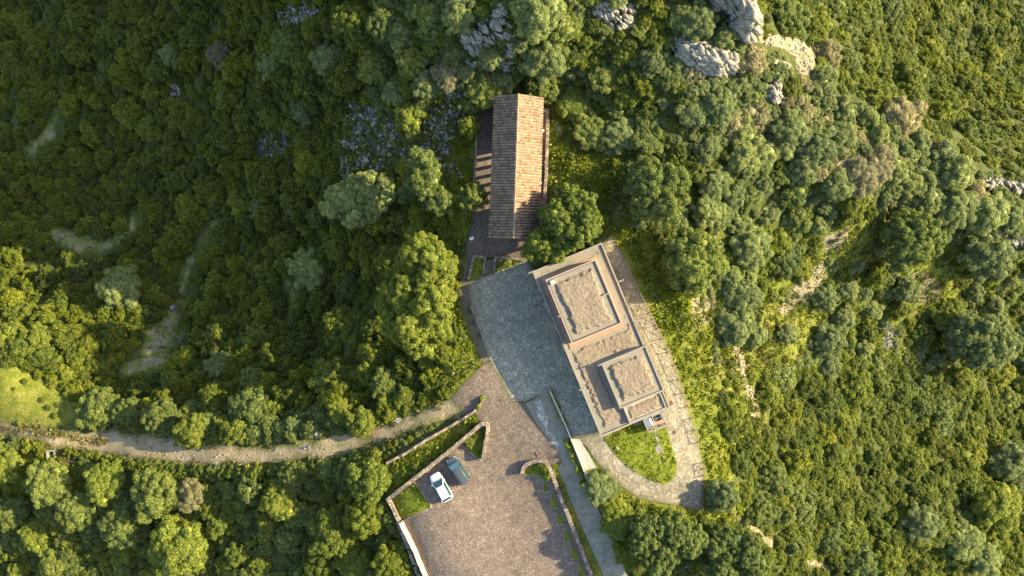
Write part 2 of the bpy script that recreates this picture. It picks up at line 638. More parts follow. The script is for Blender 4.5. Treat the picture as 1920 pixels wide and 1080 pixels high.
LEAF = {
    'mastic': mat_leaf('mastic_leaf', (.074, .116, .030), (.178, .208, .024), (.255, .258, .023)),
    'oak': mat_leaf('oak_leaf', (.125, .175, .054), (.18, .22, .056), (.25, .265, .066)),
    'olive': mat_leaf('olive_leaf', (.18, .23, .085), (.24, .28, .10), (.29, .315, .14)),
    'bright': mat_leaf('bright_leaf', (.150, .200, .040), (.205, .240, .040), (.265, .275, .045)),
    'dry': mat_leaf('dry_twig', (.22, .215, .095), (.28, .255, .125), (.33, .29, .17), .2),
}

# ------------------------------------------------------------------ the ground: one sheet
LUSH = [[(1030, 200), (1060, 212), (1085, 250), (1150, 285), (1160, 340), (1135, 400), (1110, 350), (1030, 365)],
        [(1140, 440), (1150, 400), (1200, 420), (1240, 450), (1262, 550), (1310, 550), (1350, 600), (1330, 690), (1375, 895), (1396, 925), (1392, 965), (1345, 985), (1318, 972), (1322, 960), (1270, 715), (1190, 533)],
        [(845, 560), (862, 545), (905, 680), (860, 735), (820, 700)], [(893, 225), (888, 400), (868, 470), (835, 430), (830, 300), (860, 260)],
        [(1075, 870), (1098, 835), (1150, 900), (1240, 942), (1320, 958), (1310, 985), (1230, 975), (1130, 930)],
        [(727, 868), (890, 775), (903, 795), (728, 935), (700, 900)], [(1035, 870), (1050, 865), (1150, 1080), (1112, 1080)],
        [(-90, 690), (40, 690), (150, 760), (200, 800), (110, 800), (-90, 790)], [(-60, 815), (60, 835), (150, 850), (60, 900), (-60, 880)],
        [(-60, 870), (140, 845), (170, 930), (60, 945), (-60, 900)], [(1570, 425), (1640, 410), (1655, 490), (1580, 500)], [(1740, 455), (1815, 440), (1820, 500), (1780, 580), (1705, 580), (1690, 520)],
        [(1435, 570), (1500, 545), (1545, 555), (1540, 600), (1490, 690), (1420, 700), (1410, 640)], [(1325, 610), (1370, 640), (1410, 640), (1430, 700), (1440, 830), (1370, 820), (1330, 760)]]
DIRTP = [[(1295, 560), (1340, 555), (1345, 600), (1300, 620)], [(1505, 520), (1545, 490), (1550, 530), (1500, 580), (1450, 590), (1470, 560)],
         [(1545, 445), (1590, 430), (1590, 460), (1550, 480)], [(1570, 300), (1620, 295), (1610, 330), (1570, 325)], [(80, 840), (110, 835), (150, 850), (140, 870), (90, 870)],
         [(1700, 530), (1760, 520), (1770, 570), (1710, 565)], [(1030, 210), (1042, 215), (1060, 260), (1045, 255)]]
DIRTL = [[(118, 168, 9), (98, 235, 13), (88, 250, 18), (52, 285, 13)], [(100, 435, 15), (150, 460, 22), (205, 458, 13), (245, 430, 8), (285, 360, 5)], [(0, 232, 12), (20, 222, 5)],
         [(405, 415, 9), (360, 480, 13), (335, 560, 13), (310, 620, 27), (285, 670, 34), (235, 700, 14)], [(530, 515, 8), (548, 560, 10), (540, 610, 6)], [(40, 500, 7), (60, 490, 5)],
         [(1383, 650, 8), (1400, 720, 8), (1420, 760, 7), (1412, 800, 5)], [(1340, 940, 4), (1390, 970, 5), (1470, 1040, 5), (1620, 1085, 4)],
         [(1432, 72, 9), (1480, 82, 13), (1508, 97, 19), (1510, 122, 17)], [(1320, 750, 3), (1350, 700, 5), (1375, 640, 6)], [(850, 290, 3), (865, 320, 4), (880, 345, 3)]]
ROCKP = [[(645, 200), (700, 180), (740, 230), (760, 290), (700, 330), (640, 340)], [(800, 180), (855, 170), (870, 215), (850, 290), (790, 300)], [(860, 40), (950, 10), (965, 60), (975, 120), (930, 140), (860, 110)],
         [(1110, 5), (1190, 0), (1195, 60), (1130, 40)], [(1325, -30), (1400, -30), (1430, 60), (1400, 62), (1330, 10)], [(1262, 78), (1300, 70), (1390, 110), (1380, 138), (1330, 140), (1275, 110)],
         [(520, 15), (590, -5), (600, 30), (530, 55)], [(465, 280), (500, 240), (545, 245), (540, 280), (480, 300)], [(312, 160), (340, 150), (342, 185), (315, 195)], [(1430, 150), (1470, 150), (1472, 195), (1445, 190)],
         [(1820, 340), (1925, 335), (1925, 360), (1840, 350)], [(1655, 615), (1680, 612), (1680, 655), (1655, 655)], [(1880, 440), (1925, 440), (1925, 470), (1880, 465)], [(1700, 510), (1740, 515), (1730, 530), (1705, 528)]]


def axis(lo, hi, flo, fhi, st):
    a = np.arange(flo, fhi + st * .5, st)
    n1 = np.linspace(lo, flo, 26)[:-1]
    n2 = np.linspace(fhi, hi, 26)[1:]
    return np.concatenate([n1, a, n2])


def build_ground():
    xs = axis(-420, 420, -128, 122, .6)
    ys = axis(-380, 380, -76, 76, .6)
    X, Y = np.meshgrid(xs, ys)
    x, y = X.ravel(), Y.ravel()
    z = HN(x, y)
    nx, ny = len(xs), len(ys)
    i = np.arange(nx * ny).reshape(ny, nx)
    f = np.stack([i[:-1, :-1], i[:-1, 1:], i[1:, 1:], i[1:, :-1]], -1).reshape(-1, 4)
    me = np_mesh("ground", np.stack([x, y, z], 1), f)
    px, py = to_px(x, y, z)
    inb = (px > -150) & (px < 2070) & (py > -150) & (py < 1230)
    col = np.zeros((len(x), 4), np.float32)
    col[:, 3] = 1
    qx, qy = px[inb], py[inb]

    def cover(polys, lines, soft):
        m = np.zeros(len(qx))
        for p in polys:
            m = np.maximum(m, np.clip(.5 - sd_poly(qx, qy, p) / soft, 0, 1))
        for l in lines:
            m = np.maximum(m, np.clip(.5 - sd_line(qx, qy, l) / soft, 0, 1))
        return m
    col[inb, 0] = cover(LUSH, [], 22)
    col[inb, 1] = np.maximum(cover(DIRTP, [DIRTL[6], DIRTL[7], DIRTL[8]], 14), .52 * cover([], DIRTL[:6] + DIRTL[9:], 34))
    col[inb, 0] = np.maximum(col[inb, 0], .8 * cover([], DIRTL[:5], 40))
    rs = [(1250, 420), (1420, 400), (1620, 400), (1920, 450), (1920, 690), (1560, 700), (1440, 740), (1400, 900), (1330, 900)]
    col[inb, 0] = np.maximum(col[inb, 0], .5 * cover([rs, [(1040, 210), (1180, 200), (1260, 290), (1180, 420), (1100, 380)]], [], 60))
    col[inb, 2] = cover(ROCKP, [], 24)
    ca = me.color_attributes.new("cover", 'FLOAT_COLOR', 'POINT')
    ca.data.foreach_set("color", col.ravel())
    me.shade_smooth()
    o = link("ground", me, None, M['ground'])
    tag(o, "steep scrubby hillside ground under all the bushes and buildings", "ground", kind='structure')


build_ground()


def world_poly(poly, seg=14.0):
    us, vs = [], []
    n = len(poly)
    for i in range(n):
        a, b = poly[i], poly[(i + 1) % n]
        k = max(1, int(math.dist(a, b) / seg))
        for j in range(k):
            us.append(a[0] + (b[0] - a[0]) * j / k)
            vs.append(a[1] + (b[1] - a[1]) * j / k)
    return GND(us, vs)


def drape(name, poly, mat, off, label, cat, kind='structure', step=1.0, wob=0.0, hump=0.0):
    B = world_poly(poly)
    if wob:
        n = len(B)
        B[:, 0] += RNG.normal(0, wob, n)
        B[:, 1] += RNG.normal(0, wob, n)
    bx = B[:, :2]
    lo, hi = bx.min(0), bx.max(0)
    gx, gy = np.meshgrid(np.arange(lo[0], hi[0], step), np.arange(lo[1], hi[1], step))
    gx, gy = gx.ravel(), gy.ravel()
    d = sd_poly(gx, gy, [tuple(p) for p in bx])
    keep = d < -step * .35
    pts = [Vector(p) for p in bx] + [Vector((a, b)) for a, b in zip(gx[keep], gy[keep])]
    n = len(bx)
    vo, _, fo, *_r = delaunay_2d_cdt(pts, [], [list(range(n))], 1, 1e-5)
    vx = np.array([v.x for v in vo])
    vy = np.array([v.y for v in vo])
    vz = HN(vx, vy) + off
    if hump:
        dd = -sd_poly(vx, vy, [tuple(p) for p in bx])
        vz += hump * np.clip(dd / 1.2, 0, 1) * (.7 + .6 * (fbm(vx * .8, vy * .8, 3) + .5))
    # a skirt so the sheet has an edge
    me = bpy.data.meshes.new(name)
    me.from_pydata([(a, b, c) for a, b, c in zip(vx, vy, vz)], [], [tuple(f) for f in fo])
    bm = bmesh.new()
    bm.from_mesh(me)
    bmesh.ops.recalc_face_normals(bm, faces=bm.faces)
    if bm.faces and sum(f.normal.z for f in bm.faces) < 0:
        bmesh.ops.reverse_faces(bm, faces=bm.faces)
    be = [e for e in bm.edges if e.is_boundary]
    r = bmesh.ops.extrude_edge_only(bm, edges=be)
    for v in r['geom']:
        if isinstance(v, bmesh.types.BMVert):
            v.co.z -= .3
    bm.to_mesh(me)
    bm.free()
    co = np.array([tuple(v.co) for v in me.vertices])
    ed = np.maximum(-sd_poly(co[:, 0], co[:, 1], [tuple(p) for p in bx]), 0)
    at = me.attributes.new("edge", 'FLOAT', 'POINT')
    at.data.foreach_set("value", ed.astype(np.float32))
    o = link(name, me, None, mat)
    tag(o, label, cat, kind=kind)
    return o


COURT = [(877, 535), (907, 518), (930, 509), (987, 487), (1004, 510), (1128, 800), (1122, 812), (1075, 822), (1032, 735), (1010, 742), (985, 753), (960, 752), (943, 717), (920, 677), (905, 640), (893, 600), (882, 565)]
WALKP = [(893, 210), (1030, 205), (1027, 370), (1010, 450), (1003, 487), (985, 487), (927, 483), (910, 483), (907, 518), (877, 535), (882, 565), (893, 600), (905, 640), (918, 674), (906, 683), (890, 645), (866, 575), (860, 545), (869, 500), (873, 468), (886, 410), (889, 340)]
PARK = [(845, 745), (870, 718), (906, 684), (920, 678), (943, 718), (960, 753), (985, 755), (1003, 790), (1030, 825), (1048, 850), (1055, 866), (1032, 872), (1110, 1085), (1152, 1180), (850, 1180), (803, 1085), (749, 976), (728, 936), (903, 797), (899, 790), (890, 773), (863, 779)]
drape("courtyard", COURT, M['court'], .05, "grey irregular stone paving of the shaded courtyard", "courtyard")
drape("terrace_walk", WALKP, M['terrace'], .06, "brown paved terrace round the long tiled roof and along the courtyard", "terrace")
drape("parking_lot", PARK, M['pavers'], .055, "brown cobbled parking area with the two cars", "parking lot")
drape("driveway", [(1030, 735), (1058, 800), (1078, 845), (1092, 875), (1112, 932), (1132, 975), (1158, 1035), (1180, 1090), (1220, 1180), (1172, 1180), (1136, 1090), (1112, 1035), (1086, 975), (1070, 940), (1058, 905), (1046, 880), (1053, 866), (1030, 828), (1003, 792), (986, 756), (1010, 743)], M['asphalt'], .05, "worn grey driveway running down beside the parking wall", "driveway")
drape("worn_screed_patch", [(1003, 752), (1014, 752), (1027, 783), (1030, 800), (1040, 812), (1050, 838), (1044, 838), (1034, 815), (1026, 810), (1020, 795), (1008, 778)], M['worn'], .062, "pale worn concrete patch down the top of the driveway", "concrete patch", wob=.22)
drape("footpath", [(1128, 456), (1146, 441), (1172, 485), (1192, 535), (1222, 593), (1259, 670), (1272, 713), (1296, 785), (1313, 850), (1319, 890), (1319, 958), (1280, 950), (1240, 942), (1200, 934), (1172, 916), (1150, 898), (1120, 868), (1098, 835), (1076, 823), (1122, 813), (1128, 800), (1250, 745)], M['path'], .05, "pale stone footpath curving round the flat roofed building", "footpath")
drape("concrete_ramp", [(1072, 823), (1086, 823), (1103, 850), (1118, 877), (1098, 882), (1088, 862)], M['white_concrete'], .075, "bright white concrete slab beside the driveway wall", "concrete slab")
TRACK = [(-60, 790), (0, 796), (60, 800), (120, 806), (200, 806), (300, 816), (400, 836), (450, 838), (550, 832), (640, 816), (740, 788), (845, 745), (864, 779), (800, 803), (720, 838), (640, 857), (520, 872), (400, 876), (300, 866), (220, 858), (130, 840), (0, 818), (-60, 814)]
drape("dirt_road", TRACK, M['dirt'], .06, "rutted stony dirt road along the hillside", "dirt road", wob=.4)
drape("lawn", [(1132, 820), (1180, 797), (1249, 797), (1259, 836), (1269, 868), (1268, 889), (1258, 902), (1246, 909), (1214, 898), (1180, 877), (1152, 852)], M['lawn'], .09, "rounded teardrop lawn at the end of the flat roofed building", "lawn", hump=.1)
drape("planter_lawn", [(778, 904), (734, 937), (751, 974), (811, 951)], M['lawn'], .11, "square grass bed beside the white car", "grass bed", hump=.1)
drape("triangular_lawn", [(900, 799), (911, 803), (902, 863), (880, 846), (866, 831)], M['lawn'], .11, "triangular grass bed inside the point of the parking wall", "grass bed", hump=.25)
drape("entrance_lawn", [(889, 481), (908, 484), (906, 513), (879, 527)], M['lawn'], .10, "small grass bed left of the terrace steps", "grass bed", hump=.15)
drape("corner_lawn", [(929, 485), (985, 488), (929, 508)], M['lawn'], .10, "narrow grass bed right of the terrace steps", "grass bed", hump=.15)
drape("round_bed", [(980, 888), (985, 878), (1000, 872), (1020, 870), (1032, 893), (1028, 905), (1008, 890)], M['lawn'], .11, "planted bed inside the curved wall end", "grass bed", hump=.25)
for i, (a, b, c) in enumerate([((1019, 902), (1019, 922), (1033, 922)), ((1032, 924), (1032, 953), (1049, 953)), ((1045, 955), (1045, 983), (1061, 983)), ((1058, 986), (1058, 1016), (1074, 1016)), ((1071, 1019), (1071, 1048), (1088, 1048)), ((1084, 1050), (1084, 1080), (1100, 1080))]):
    drape("wall_side_bed", [a, b, c], M['lawn'], .10, "small triangular grass bed against the long parking wall, number %s from the curved end" % ["one", "two", "three", "four", "five", "six"][i], "grass bed", hump=.1)


# ------------------------------------------------------------------ walls, kerbs, fence
def path_pts(pts, seg=10):
    us, vs = [], []
    for a, b in zip(pts[:-1], pts[1:]):
        k = max(1, int(math.dist(a, b) / seg))
        for j in range(k):
            us.append(a[0] + (b[0] - a[0]) * j / k)
            vs.append(a[1] + (b[1] - a[1]) * j / k)
    us.append(pts[-1][0])
    vs.append(pts[-1][1])
    return us, vs


def offs(pts, d):
    """2-D polyline offset with mitres"""
    out = []
    n = len(pts)
    for i in range(n):
        a = pts[max(i - 1, 0)]
        b = pts[min(i + 1, n - 1)]
        p = pts[i]
        t1 = (p - a).normalized() if i > 0 else (b - p).normalized()
        t2 = (b - p).normalized() if i < n - 1 else t1
        n1 = Vector((-t1.y, t1.x))
        n2 = Vector((-t2.y, t2.x))
        m = n1 + n2
        m = m.normalized() if m.length > 1e-6 else n1
        k = 1 / max(.35, m.dot(n1))
        out.append(p + m * d * k)
    return out


def ribbon_solid(p2, w, zb, zt):
    mb = MB()
    L = offs(p2, w / 2)
    R = offs(p2, -w / 2)
    n = len(p2)
    vs = []
    for i in range(n):
        vs += [(R[i].x, R[i].y, zb[i]), (L[i].x, L[i].y, zb[i]), (L[i].x, L[i].y, zt[i]), (R[i].x, R[i].y, zt[i])]
    fs = []
    for i in range(n - 1):
        a, b = 4 * i, 4 * i + 4
        fs += [(a, a + 1, b + 1, b), (a + 1, a + 2, b + 2, b + 1), (a + 2, a + 3, b + 3, b + 2), (a + 3, a, b, b + 3)]
    fs += [(0, 3, 2, 1), (4 * n - 4, 4 * n - 3, 4 * n - 2, 4 * n - 1)]
    mb.add(vs, fs)
    return mb


def wall(name, pts, w, h, mat, label, cap=None, capw=.06, caph=.07, cat="wall", deep=1.2, seg=6, jag=0.0):
    us, vs = path_pts(pts, seg)
    gp = GND(us, vs, h)
    p2 = [Vector((p[0], p[1])) for p in gp]
    if cap or jag:
        p2 = [p + Vector(RNG.normal(0, .022, 2)) for p in p2]
    z = gp[:, 2]
    if len(z) > 4:
        z = np.convolve(np.pad(z, 2, mode='edge'), np.ones(5) / 5, 'valid')
    zt = z + h
    if jag:
        zt = zt + RNG.normal(0, jag, len(zt))
    elif cap:
        zt = zt + RNG.normal(0, .018, len(zt))
    root = empty(name, (p2[0].x, p2[0].y, z[0]))
    tag(root, label, cat)
    part("wall_body", ribbon_solid(p2, w, z - deep, zt).mesh("wall_body"), root, mat)
    if cap:
        part("coping", ribbon_solid(p2, w + capw * 2, zt + .002, zt + caph).mesh("coping", bevel=.015, segs=1), root, cap)
    return root


VW = [(748, 977), (728, 936), (760, 911), (800, 880), (850, 840), (890, 806), (903, 795), (910, 795), (915, 799), (915, 808), (909, 840), (905, 862)]
wall("parking_wall", VW, .42, 1.05, M['wall_stone'], "stone wall bent to a point round the two parked cars", M['coping'])
wall("curved_wall", [(979, 889), (981, 879), (988, 871), (1000, 866), (1014, 864), (1024, 867), (1030, 877), (1045, 915), (1066, 968), (1090, 1030), (1112, 1088), (1150, 1175)], .42, .7, M['wall_stone'], "long stone wall with a hooked end between parking lot and driveway", M['coping'])
wall("retaining_wall", [(725, 869), (760, 851), (800, 825), (850, 797), (890, 772)], .35, .75, M['wall_stone'], "low retaining wall above the dirt road", None, jag=.05)
wall("stub_wall", [(890, 771), (898, 762), (905, 751)], .3, .55, M['wall_stone'], "short overgrown stone stub at the top of the dirt road", None, jag=.05)
wall("driveway_wall", [(1031, 733), (1045, 764), (1060, 797), (1075, 832), (1090, 868), (1100, 895), (1114, 935)], .22, .7, M['white_concrete'], "thin pale concrete wall between driveway and footpath", None)
wall("boundary_wall", [(751, 980), (762, 1003), (777, 1033), (786, 1055), (800, 1088), (842, 1175)], .42, 1.0, M['cream'], "cream painted boundary wall along the edge of the parking lot", M['white_concrete'], .05, .06, deep=3)
for i, (a, b) in enumerate([((746, 979), (766, 1029)), ((767, 1032), (777, 1058)), ((777, 1062), (790, 1090))]):
    wall("stone_buttress", [a, b], .38, .75, M['wall_stone'], "brown stone buttress behind the cream boundary wall, %s" % ["longest and nearest the grass bed", "middle one", "cut by the bottom edge"][i], M['coping'], deep=3.5)
wall("channel_wall", [(1018, 207), (1027, 206), (1026, 270), (1024, 330), (1021, 372)], .34, .55, M['wall_stone'], "low stone wall along the sunny side of the tiled roof", M['coping'])
wall("terrace_edging", [(893, 216), (892, 300), (888, 345), (887, 396)], .28, .2, M['wall_stone'], "stone edging on the open side of the terrace", None)
wall("bed_edging", [(878, 524), (888, 480), (909, 483), (907, 514)], .3, .35, M['wall_stone'], "pale stone kerb round the grass bed left of the steps", M['coping'], .03, .05)
wall("bed_edging", [(927, 508), (928, 483), (955, 484), (985, 488)], .3, .35, M['wall_stone'], "pale stone kerb round the grass bed right of the steps", M['coping'], .03, .05)
wall("bed_kerb", [(776, 903), (811, 951), (780, 965), (754, 978)], .14, .16, M['wall_stone'], "thin kerb round the square grass bed by the white car", None)
wall("bed_kerb", [(864, 831), (880, 847), (903, 865)], .14, .16, M['wall_stone'], "thin kerb closing the triangular grass bed", None)
wall("drystone_wall", [(1448, 112), (1462, 117), (1478, 122), (1482, 127)], .6, .9, M['rock'], "ruined grey drystone wall below the scree near the top right", None, jag=.12, seg=5)
for pl, nm in (([(1019, 901), (1019, 922), (1034, 922)], "first"), ([(1032, 924), (1032, 953), (1050, 953)], "second"), ([(1045, 955), (1045, 983), (1062, 983)], "third"), ([(1058, 986), (1058, 1016), (1075, 1016)], "fourth"), ([(1071, 1019), (1071, 1048), (1089, 1048)], "fifth"), ([(1084, 1051), (1084, 1080), (1101, 1080)], "sixth")):
    wall("bed_kerb", pl, .12, .15, M['wall_stone'], "L shaped kerb of the %s small bed along the parking wall" % nm, None)


def steps():
    a, b = G(912, 488), G(925, 488)
    c, d = G(910, 514), G(924, 512)
    mb = MB()
    n = 5
    for i in range(n):
        t0, t1 = i / n, (i + 1) / n
        z = .42 - .08 * i + .0
        q = [a.lerp(c, t0), b.lerp(d, t0), b.lerp(d, t1), a.lerp(c, t1)]
        mb.quadbox([(p.x, p.y, -.3) for p in q], [(p.x, p.y, z) for p in q])
    o = link("steps", mb.mesh("steps"), None, M['terrace'])
    tag(o, "shallow stone steps between the two small grass beds", "steps")


steps()


def fence(pts, label, bay=1.9, h=.95, lean=0.0):
    us, vs = path_pts(pts, 4)
    gp = GND(us, vs, .5)
    gp[:, 2] = np.convolve(np.pad(gp[:, 2], 2, mode='edge'), np.ones(5) / 5, 'valid')
    d = np.concatenate([[0], np.cumsum(np.hypot(np.diff(gp[:, 0]), np.diff(gp[:, 1])))])
    n = max(2, int(d[-1] / bay))
    q = [Vector([np.interp(d[-1] * i / n, d, gp[:, k]) for k in range(3)]) for i in range(n + 1)]
    root = empty("timber_fence", q[0])
    tag(root, label, "fence")
    up = Vector((0, 0, 1))
    for p in q:
        mb = MB()
        mb.tube(p - up * .3, p + up * (h + .1), .065, .055, 8)
        part("post", mb.mesh("post"), root, M['timber'])
    for a, b in zip(q[:-1], q[1:]):
        mb = MB()
        mb.tube(a + up * h * .97, b + up * h * .97, .033, .033, 6)
        part("rail", mb.mesh("rail"), root, M['timber'])
        mb = MB()
        sd = (b - a).cross(up).normalized() * .05
        mb.tube(a + up * .12 + sd, b + up * h * .9 + sd, .022, .022, 6)
        mb.tube(a + up * h * .9 - sd, b + up * .12 - sd, .022, .022, 6)
        part("cross_brace", mb.mesh("cross_brace"), root, M['timber'])
    return root


fence([(1172, 488), (1194, 538), (1224, 597), (1258, 668), (1274, 715), (1291, 763)], "grey timber fence with crossed braces along the footpath")
fence([(1297, 785), (1304, 808), (1310, 830)], "short leaning piece of timber fence farther down the footpath")
fence([(1318, 868), (1321, 893)], "last stub of timber fence above the round shrub")
# ------------------------------------------------------------------ long tiled pavilion
def mat_tile():
    t = NT('clay_tile')
    at = t.n("ShaderNodeAttribute", attribute_name="tint")
    c = t.ramp(at.outputs["Fac"], [(0, (.15, .105, .07)), (.35, (.25, .17, .11)), (.7, (.315, .22, .145)), (1, (.38, .28, .19))])
    c = t.mix(t.math('MULTIPLY', t.ramp(t.noise(.5, 5, .7), [(.45, (0, 0, 0)), (.7, (1, 1, 1))]), .45), c, (.15, .11, .085))
    c = t.mix(.4, c, t.mix(1.0, c, t.ramp(t.noise(14, 3, .7), [(.3, (.55, .55, .55)), (.7, (1.45, 1.45, 1.45))]), 'MULTIPLY'))
    return t.out(c, .85)


M['tile'] = mat_tile()


def tiled_slope(name, e0, e1, r0, r1, root, pitch=.38, row=.36):
    """barrel tiles in courses between eave line e0-e1 and ridge line r0-r1"""
    e0, e1, r0, r1 = map(np.array, (e0, e1, r0, r1))
    L = np.linalg.norm(e1 - e0)
    Wd = np.linalg.norm(r0 - e0)
    nc = int(L / pitch)
    nr = int(Wd / row)
    prof = [(0, -.055), (.12, -.03), (.2, .0), (.3, .10), (.5, .16), (.7, .10), (.8, .0), (.88, -.03)]
    k = len(prof)
    nrm = np.cross(e1 - e0, r0 - e0)
    nrm = nrm / np.linalg.norm(nrm)
    if nrm[2] < 0:
        nrm = -nrm
    ss = np.array([(c + p[0]) / nc for c in range(nc) for p in prof] + [1.0])
    hh = np.array([p[1] for c in range(nc) for p in prof] + [-.055])
    V, F, T = [], [], []
    tint = RNG.random((nr, nc * 2 + 1))
    n = len(ss)
    for r in range(nr):
        t0, t1 = r / nr, min(1.0, (r + 1.12) / nr)
        for t, lift in ((t0, .11), (t1, .0)):
            base = (e0[None] * (1 - ss[:, None]) + e1[None] * ss[:, None]) * (1 - t) + (r0[None] * (1 - ss[:, None]) + r1[None] * ss[:, None]) * t
            V.append(base + nrm * (hh + lift + .06 + RNG.normal(0, .006, n))[:, None])
        # butt end of the course
        base = (e0[None] * (1 - ss[:, None]) + e1[None] * ss[:, None]) * (1 - t0) + (r0[None] * (1 - ss[:, None]) + r1[None] * ss[:, None]) * t0
        V.append(base + nrm * (hh + .02)[:, None])
        o = 3 * n * r
        i = np.arange(n - 1)
        F.append(np.stack([o + i, o + i + 1, o + n + i + 1, o + n + i], 1))
        F.append(np.stack([o + 2 * n + i, o + 2 * n + i + 1, o + i + 1, o + i], 1))
        col = i // k * 2 + ((i % k >= 2) & (i % k <= 6))
        tt = tint[r, col] * np.where(col % 2 == 1, 1.0, .35)  # pans and butt ends coloured darker, painting shade into the gaps
        T += [tt, tt * .7]
    me = np_mesh(name, np.concatenate(V), np.concatenate(F))
    a = me.attributes.new("tint", 'FLOAT', 'FACE')
    a.data.foreach_set("value", np.concatenate(T).astype(np.float32))
    return part(name, me, root, M['tile'])


def pavilion():
    ZE, ZR = 4.8, 6.3
    lN, lS = P(928, 179, ZE), P(917, 446, ZE)
    kN, kS = P(972, 176, ZR), P(963, 447, ZR)
    rN, rS = P(1018, 183, ZE), P(1010, 447, ZE)
    root = empty("tiled_pavilion", ((lN + rS) / 2).xy.to_3d())
    tag(root, "long open pavilion with a brown clay tiled gable roof", "pavilion")
    tiled_slope("roof_slope", lN, lS, kN, kS, root)
    tiled_slope("roof_slope", rN, rS, kN, kS, root)
    dz = Vector((0, 0, .14))
    mb = MB()
    for a, b in ((lN, lS), (rN, rS)):
        mb.quadbox([a - dz, b - dz, kS - dz, kN - dz], [a - dz * .1, b - dz * .1, kS - dz * .1, kN - dz * .1])
    part("roof_deck", mb.mesh("roof_deck"), root, M['dark_wood'])
    mb = MB()
    n = 46
    for i in range(n):
        a = kN.lerp(kS, i / n)
        b = kN.lerp(kS, (i + 1.12) / n if i < n - 1 else 1)
        mb.tube(a + Vector((0, 0, .09)), b + Vector((0, 0, .07)), .15, .125, 8)
    me = mb.mesh("ridge_cap")
    a = me.attributes.new("tint", 'FLOAT', 'FACE')
    a.data.foreach_set("value", np.repeat(RNG.random(n) * .5 + .5, len(me.polygons) // n).astype(np.float32))
    part("ridge_cap", me, root, M['tile'])
    # frame below: local axes along the roof
    d = (lS - lN)
    L = d.length
    d = d.normalized()
    ac = (rN - lN)
    ac = (ac - d * ac.dot(d))
    Wd = ac.length
    ac.normalize()

    def Q(a, b, z):
        p = lN + d * a + ac * b
        return Vector((p.x, p.y, z))
    il, ir = .55, Wd - .55
    for b in (il, ir):
        mb = MB()
        mb.bar(Q(.3, b, ZE - .22 + .16), Q(L - .3, b, ZE - .22 + .16), .24, .26)
        part("beam", mb.mesh("beam", bevel=.01, segs=1), root, M['dark_wood'])
        for i in range(11):
            aa = 5.9 + (L - .6 - 5.9) * i / 10
            mb = MB()
            mb.quadbox([Q(aa - .17, b - .17, -.4), Q(aa + .17, b - .17, -.4), Q(aa + .17, b + .17, -.4), Q(aa - .17, b + .17, -.4)],
                       [Q(aa - .17, b - .17, ZE - .2), Q(aa + .17, b - .17, ZE - .2), Q(aa + .17, b + .17, ZE - .2), Q(aa - .17, b + .17, ZE - .2)])
            part("pillar", mb.mesh("pillar", bevel=.015, segs=1), root, M['plaster'])
    for aa in (9.2, 12.8, 16.4, L - .6):
        mb = MB()
        mb.bar(Q(aa, il + .14, ZE - .1), Q(aa, ir - .14, ZE - .1), .16, .2)
        part("tie_beam", mb.mesh("tie_beam"), root, M['dark_wood'])

    def wbox(a0, a1, b0, b1, z0, z1):
        m = MB()
        m.quadbox([Q(a0, b0, z0), Q(a1, b0, z0), Q(a1, b1, z0), Q(a0, b1, z0)], [Q(a0, b0, z1), Q(a1, b0, z1), Q(a1, b1, z1), Q(a0, b1, z1)])
        return m
    zt = ZE - .2
    for (a0, a1, b0, b1, nm) in ((.5, 5.2, il, il + .3, "side_wall"), (.5, 5.2, ir - .3, ir, "side_wall"), (.5, .8, il + .302, ir - .302, "end_wall"), (4.9, 5.2, il + .302, ir - .302, "end_wall")):
        part(nm, wbox(a0, a1, b0, b1, -.5, zt).mesh(nm), root, M['plaster'])
    for aa in (.65, 5.05):
        m = MB()
        c = (il + ir) / 2
        m.add([Q(aa - .12, il + .3, zt), Q(aa - .12, ir - .3, zt), Q(aa - .12, c, ZR - .3), Q(aa + .12, il + .3, zt), Q(aa + .12, ir - .3, zt), Q(aa + .12, c, ZR - .3)], [(0, 1, 2), (5, 4, 3), (0, 3, 4, 1), (1, 4, 5, 2), (2, 5, 3, 0)])
        part("gable", m.mesh("gable"), root, M['plaster'])
    dr = part("door", wbox(2.5, 3.6, il - .04, il - .003, .2, 2.4).mesh("door"), root, M['dark_wood'])
    for aa in (1.1, 3.9):
        part("window_shutter", wbox(aa, aa + 1.0, il - .035, il - .003, 1.2, 2.3).mesh("window_shutter"), root, M['dark_wood'])
    for u, v in ((1018.5, 245), (1013.5, 343)):
        p = P(u, v, 4.55)
        mb = MB()
        mb.box((-.12, -.16, -.1), (.12, .16, .1), Matrix.Translation(p))
        mb.bar(p, p - ac * .75 + Vector((0, 0, .05)), .05)
        part("floodlight", mb.mesh("floodlight", bevel=.015, segs=1), root, M['white_paint'])


pavilion()


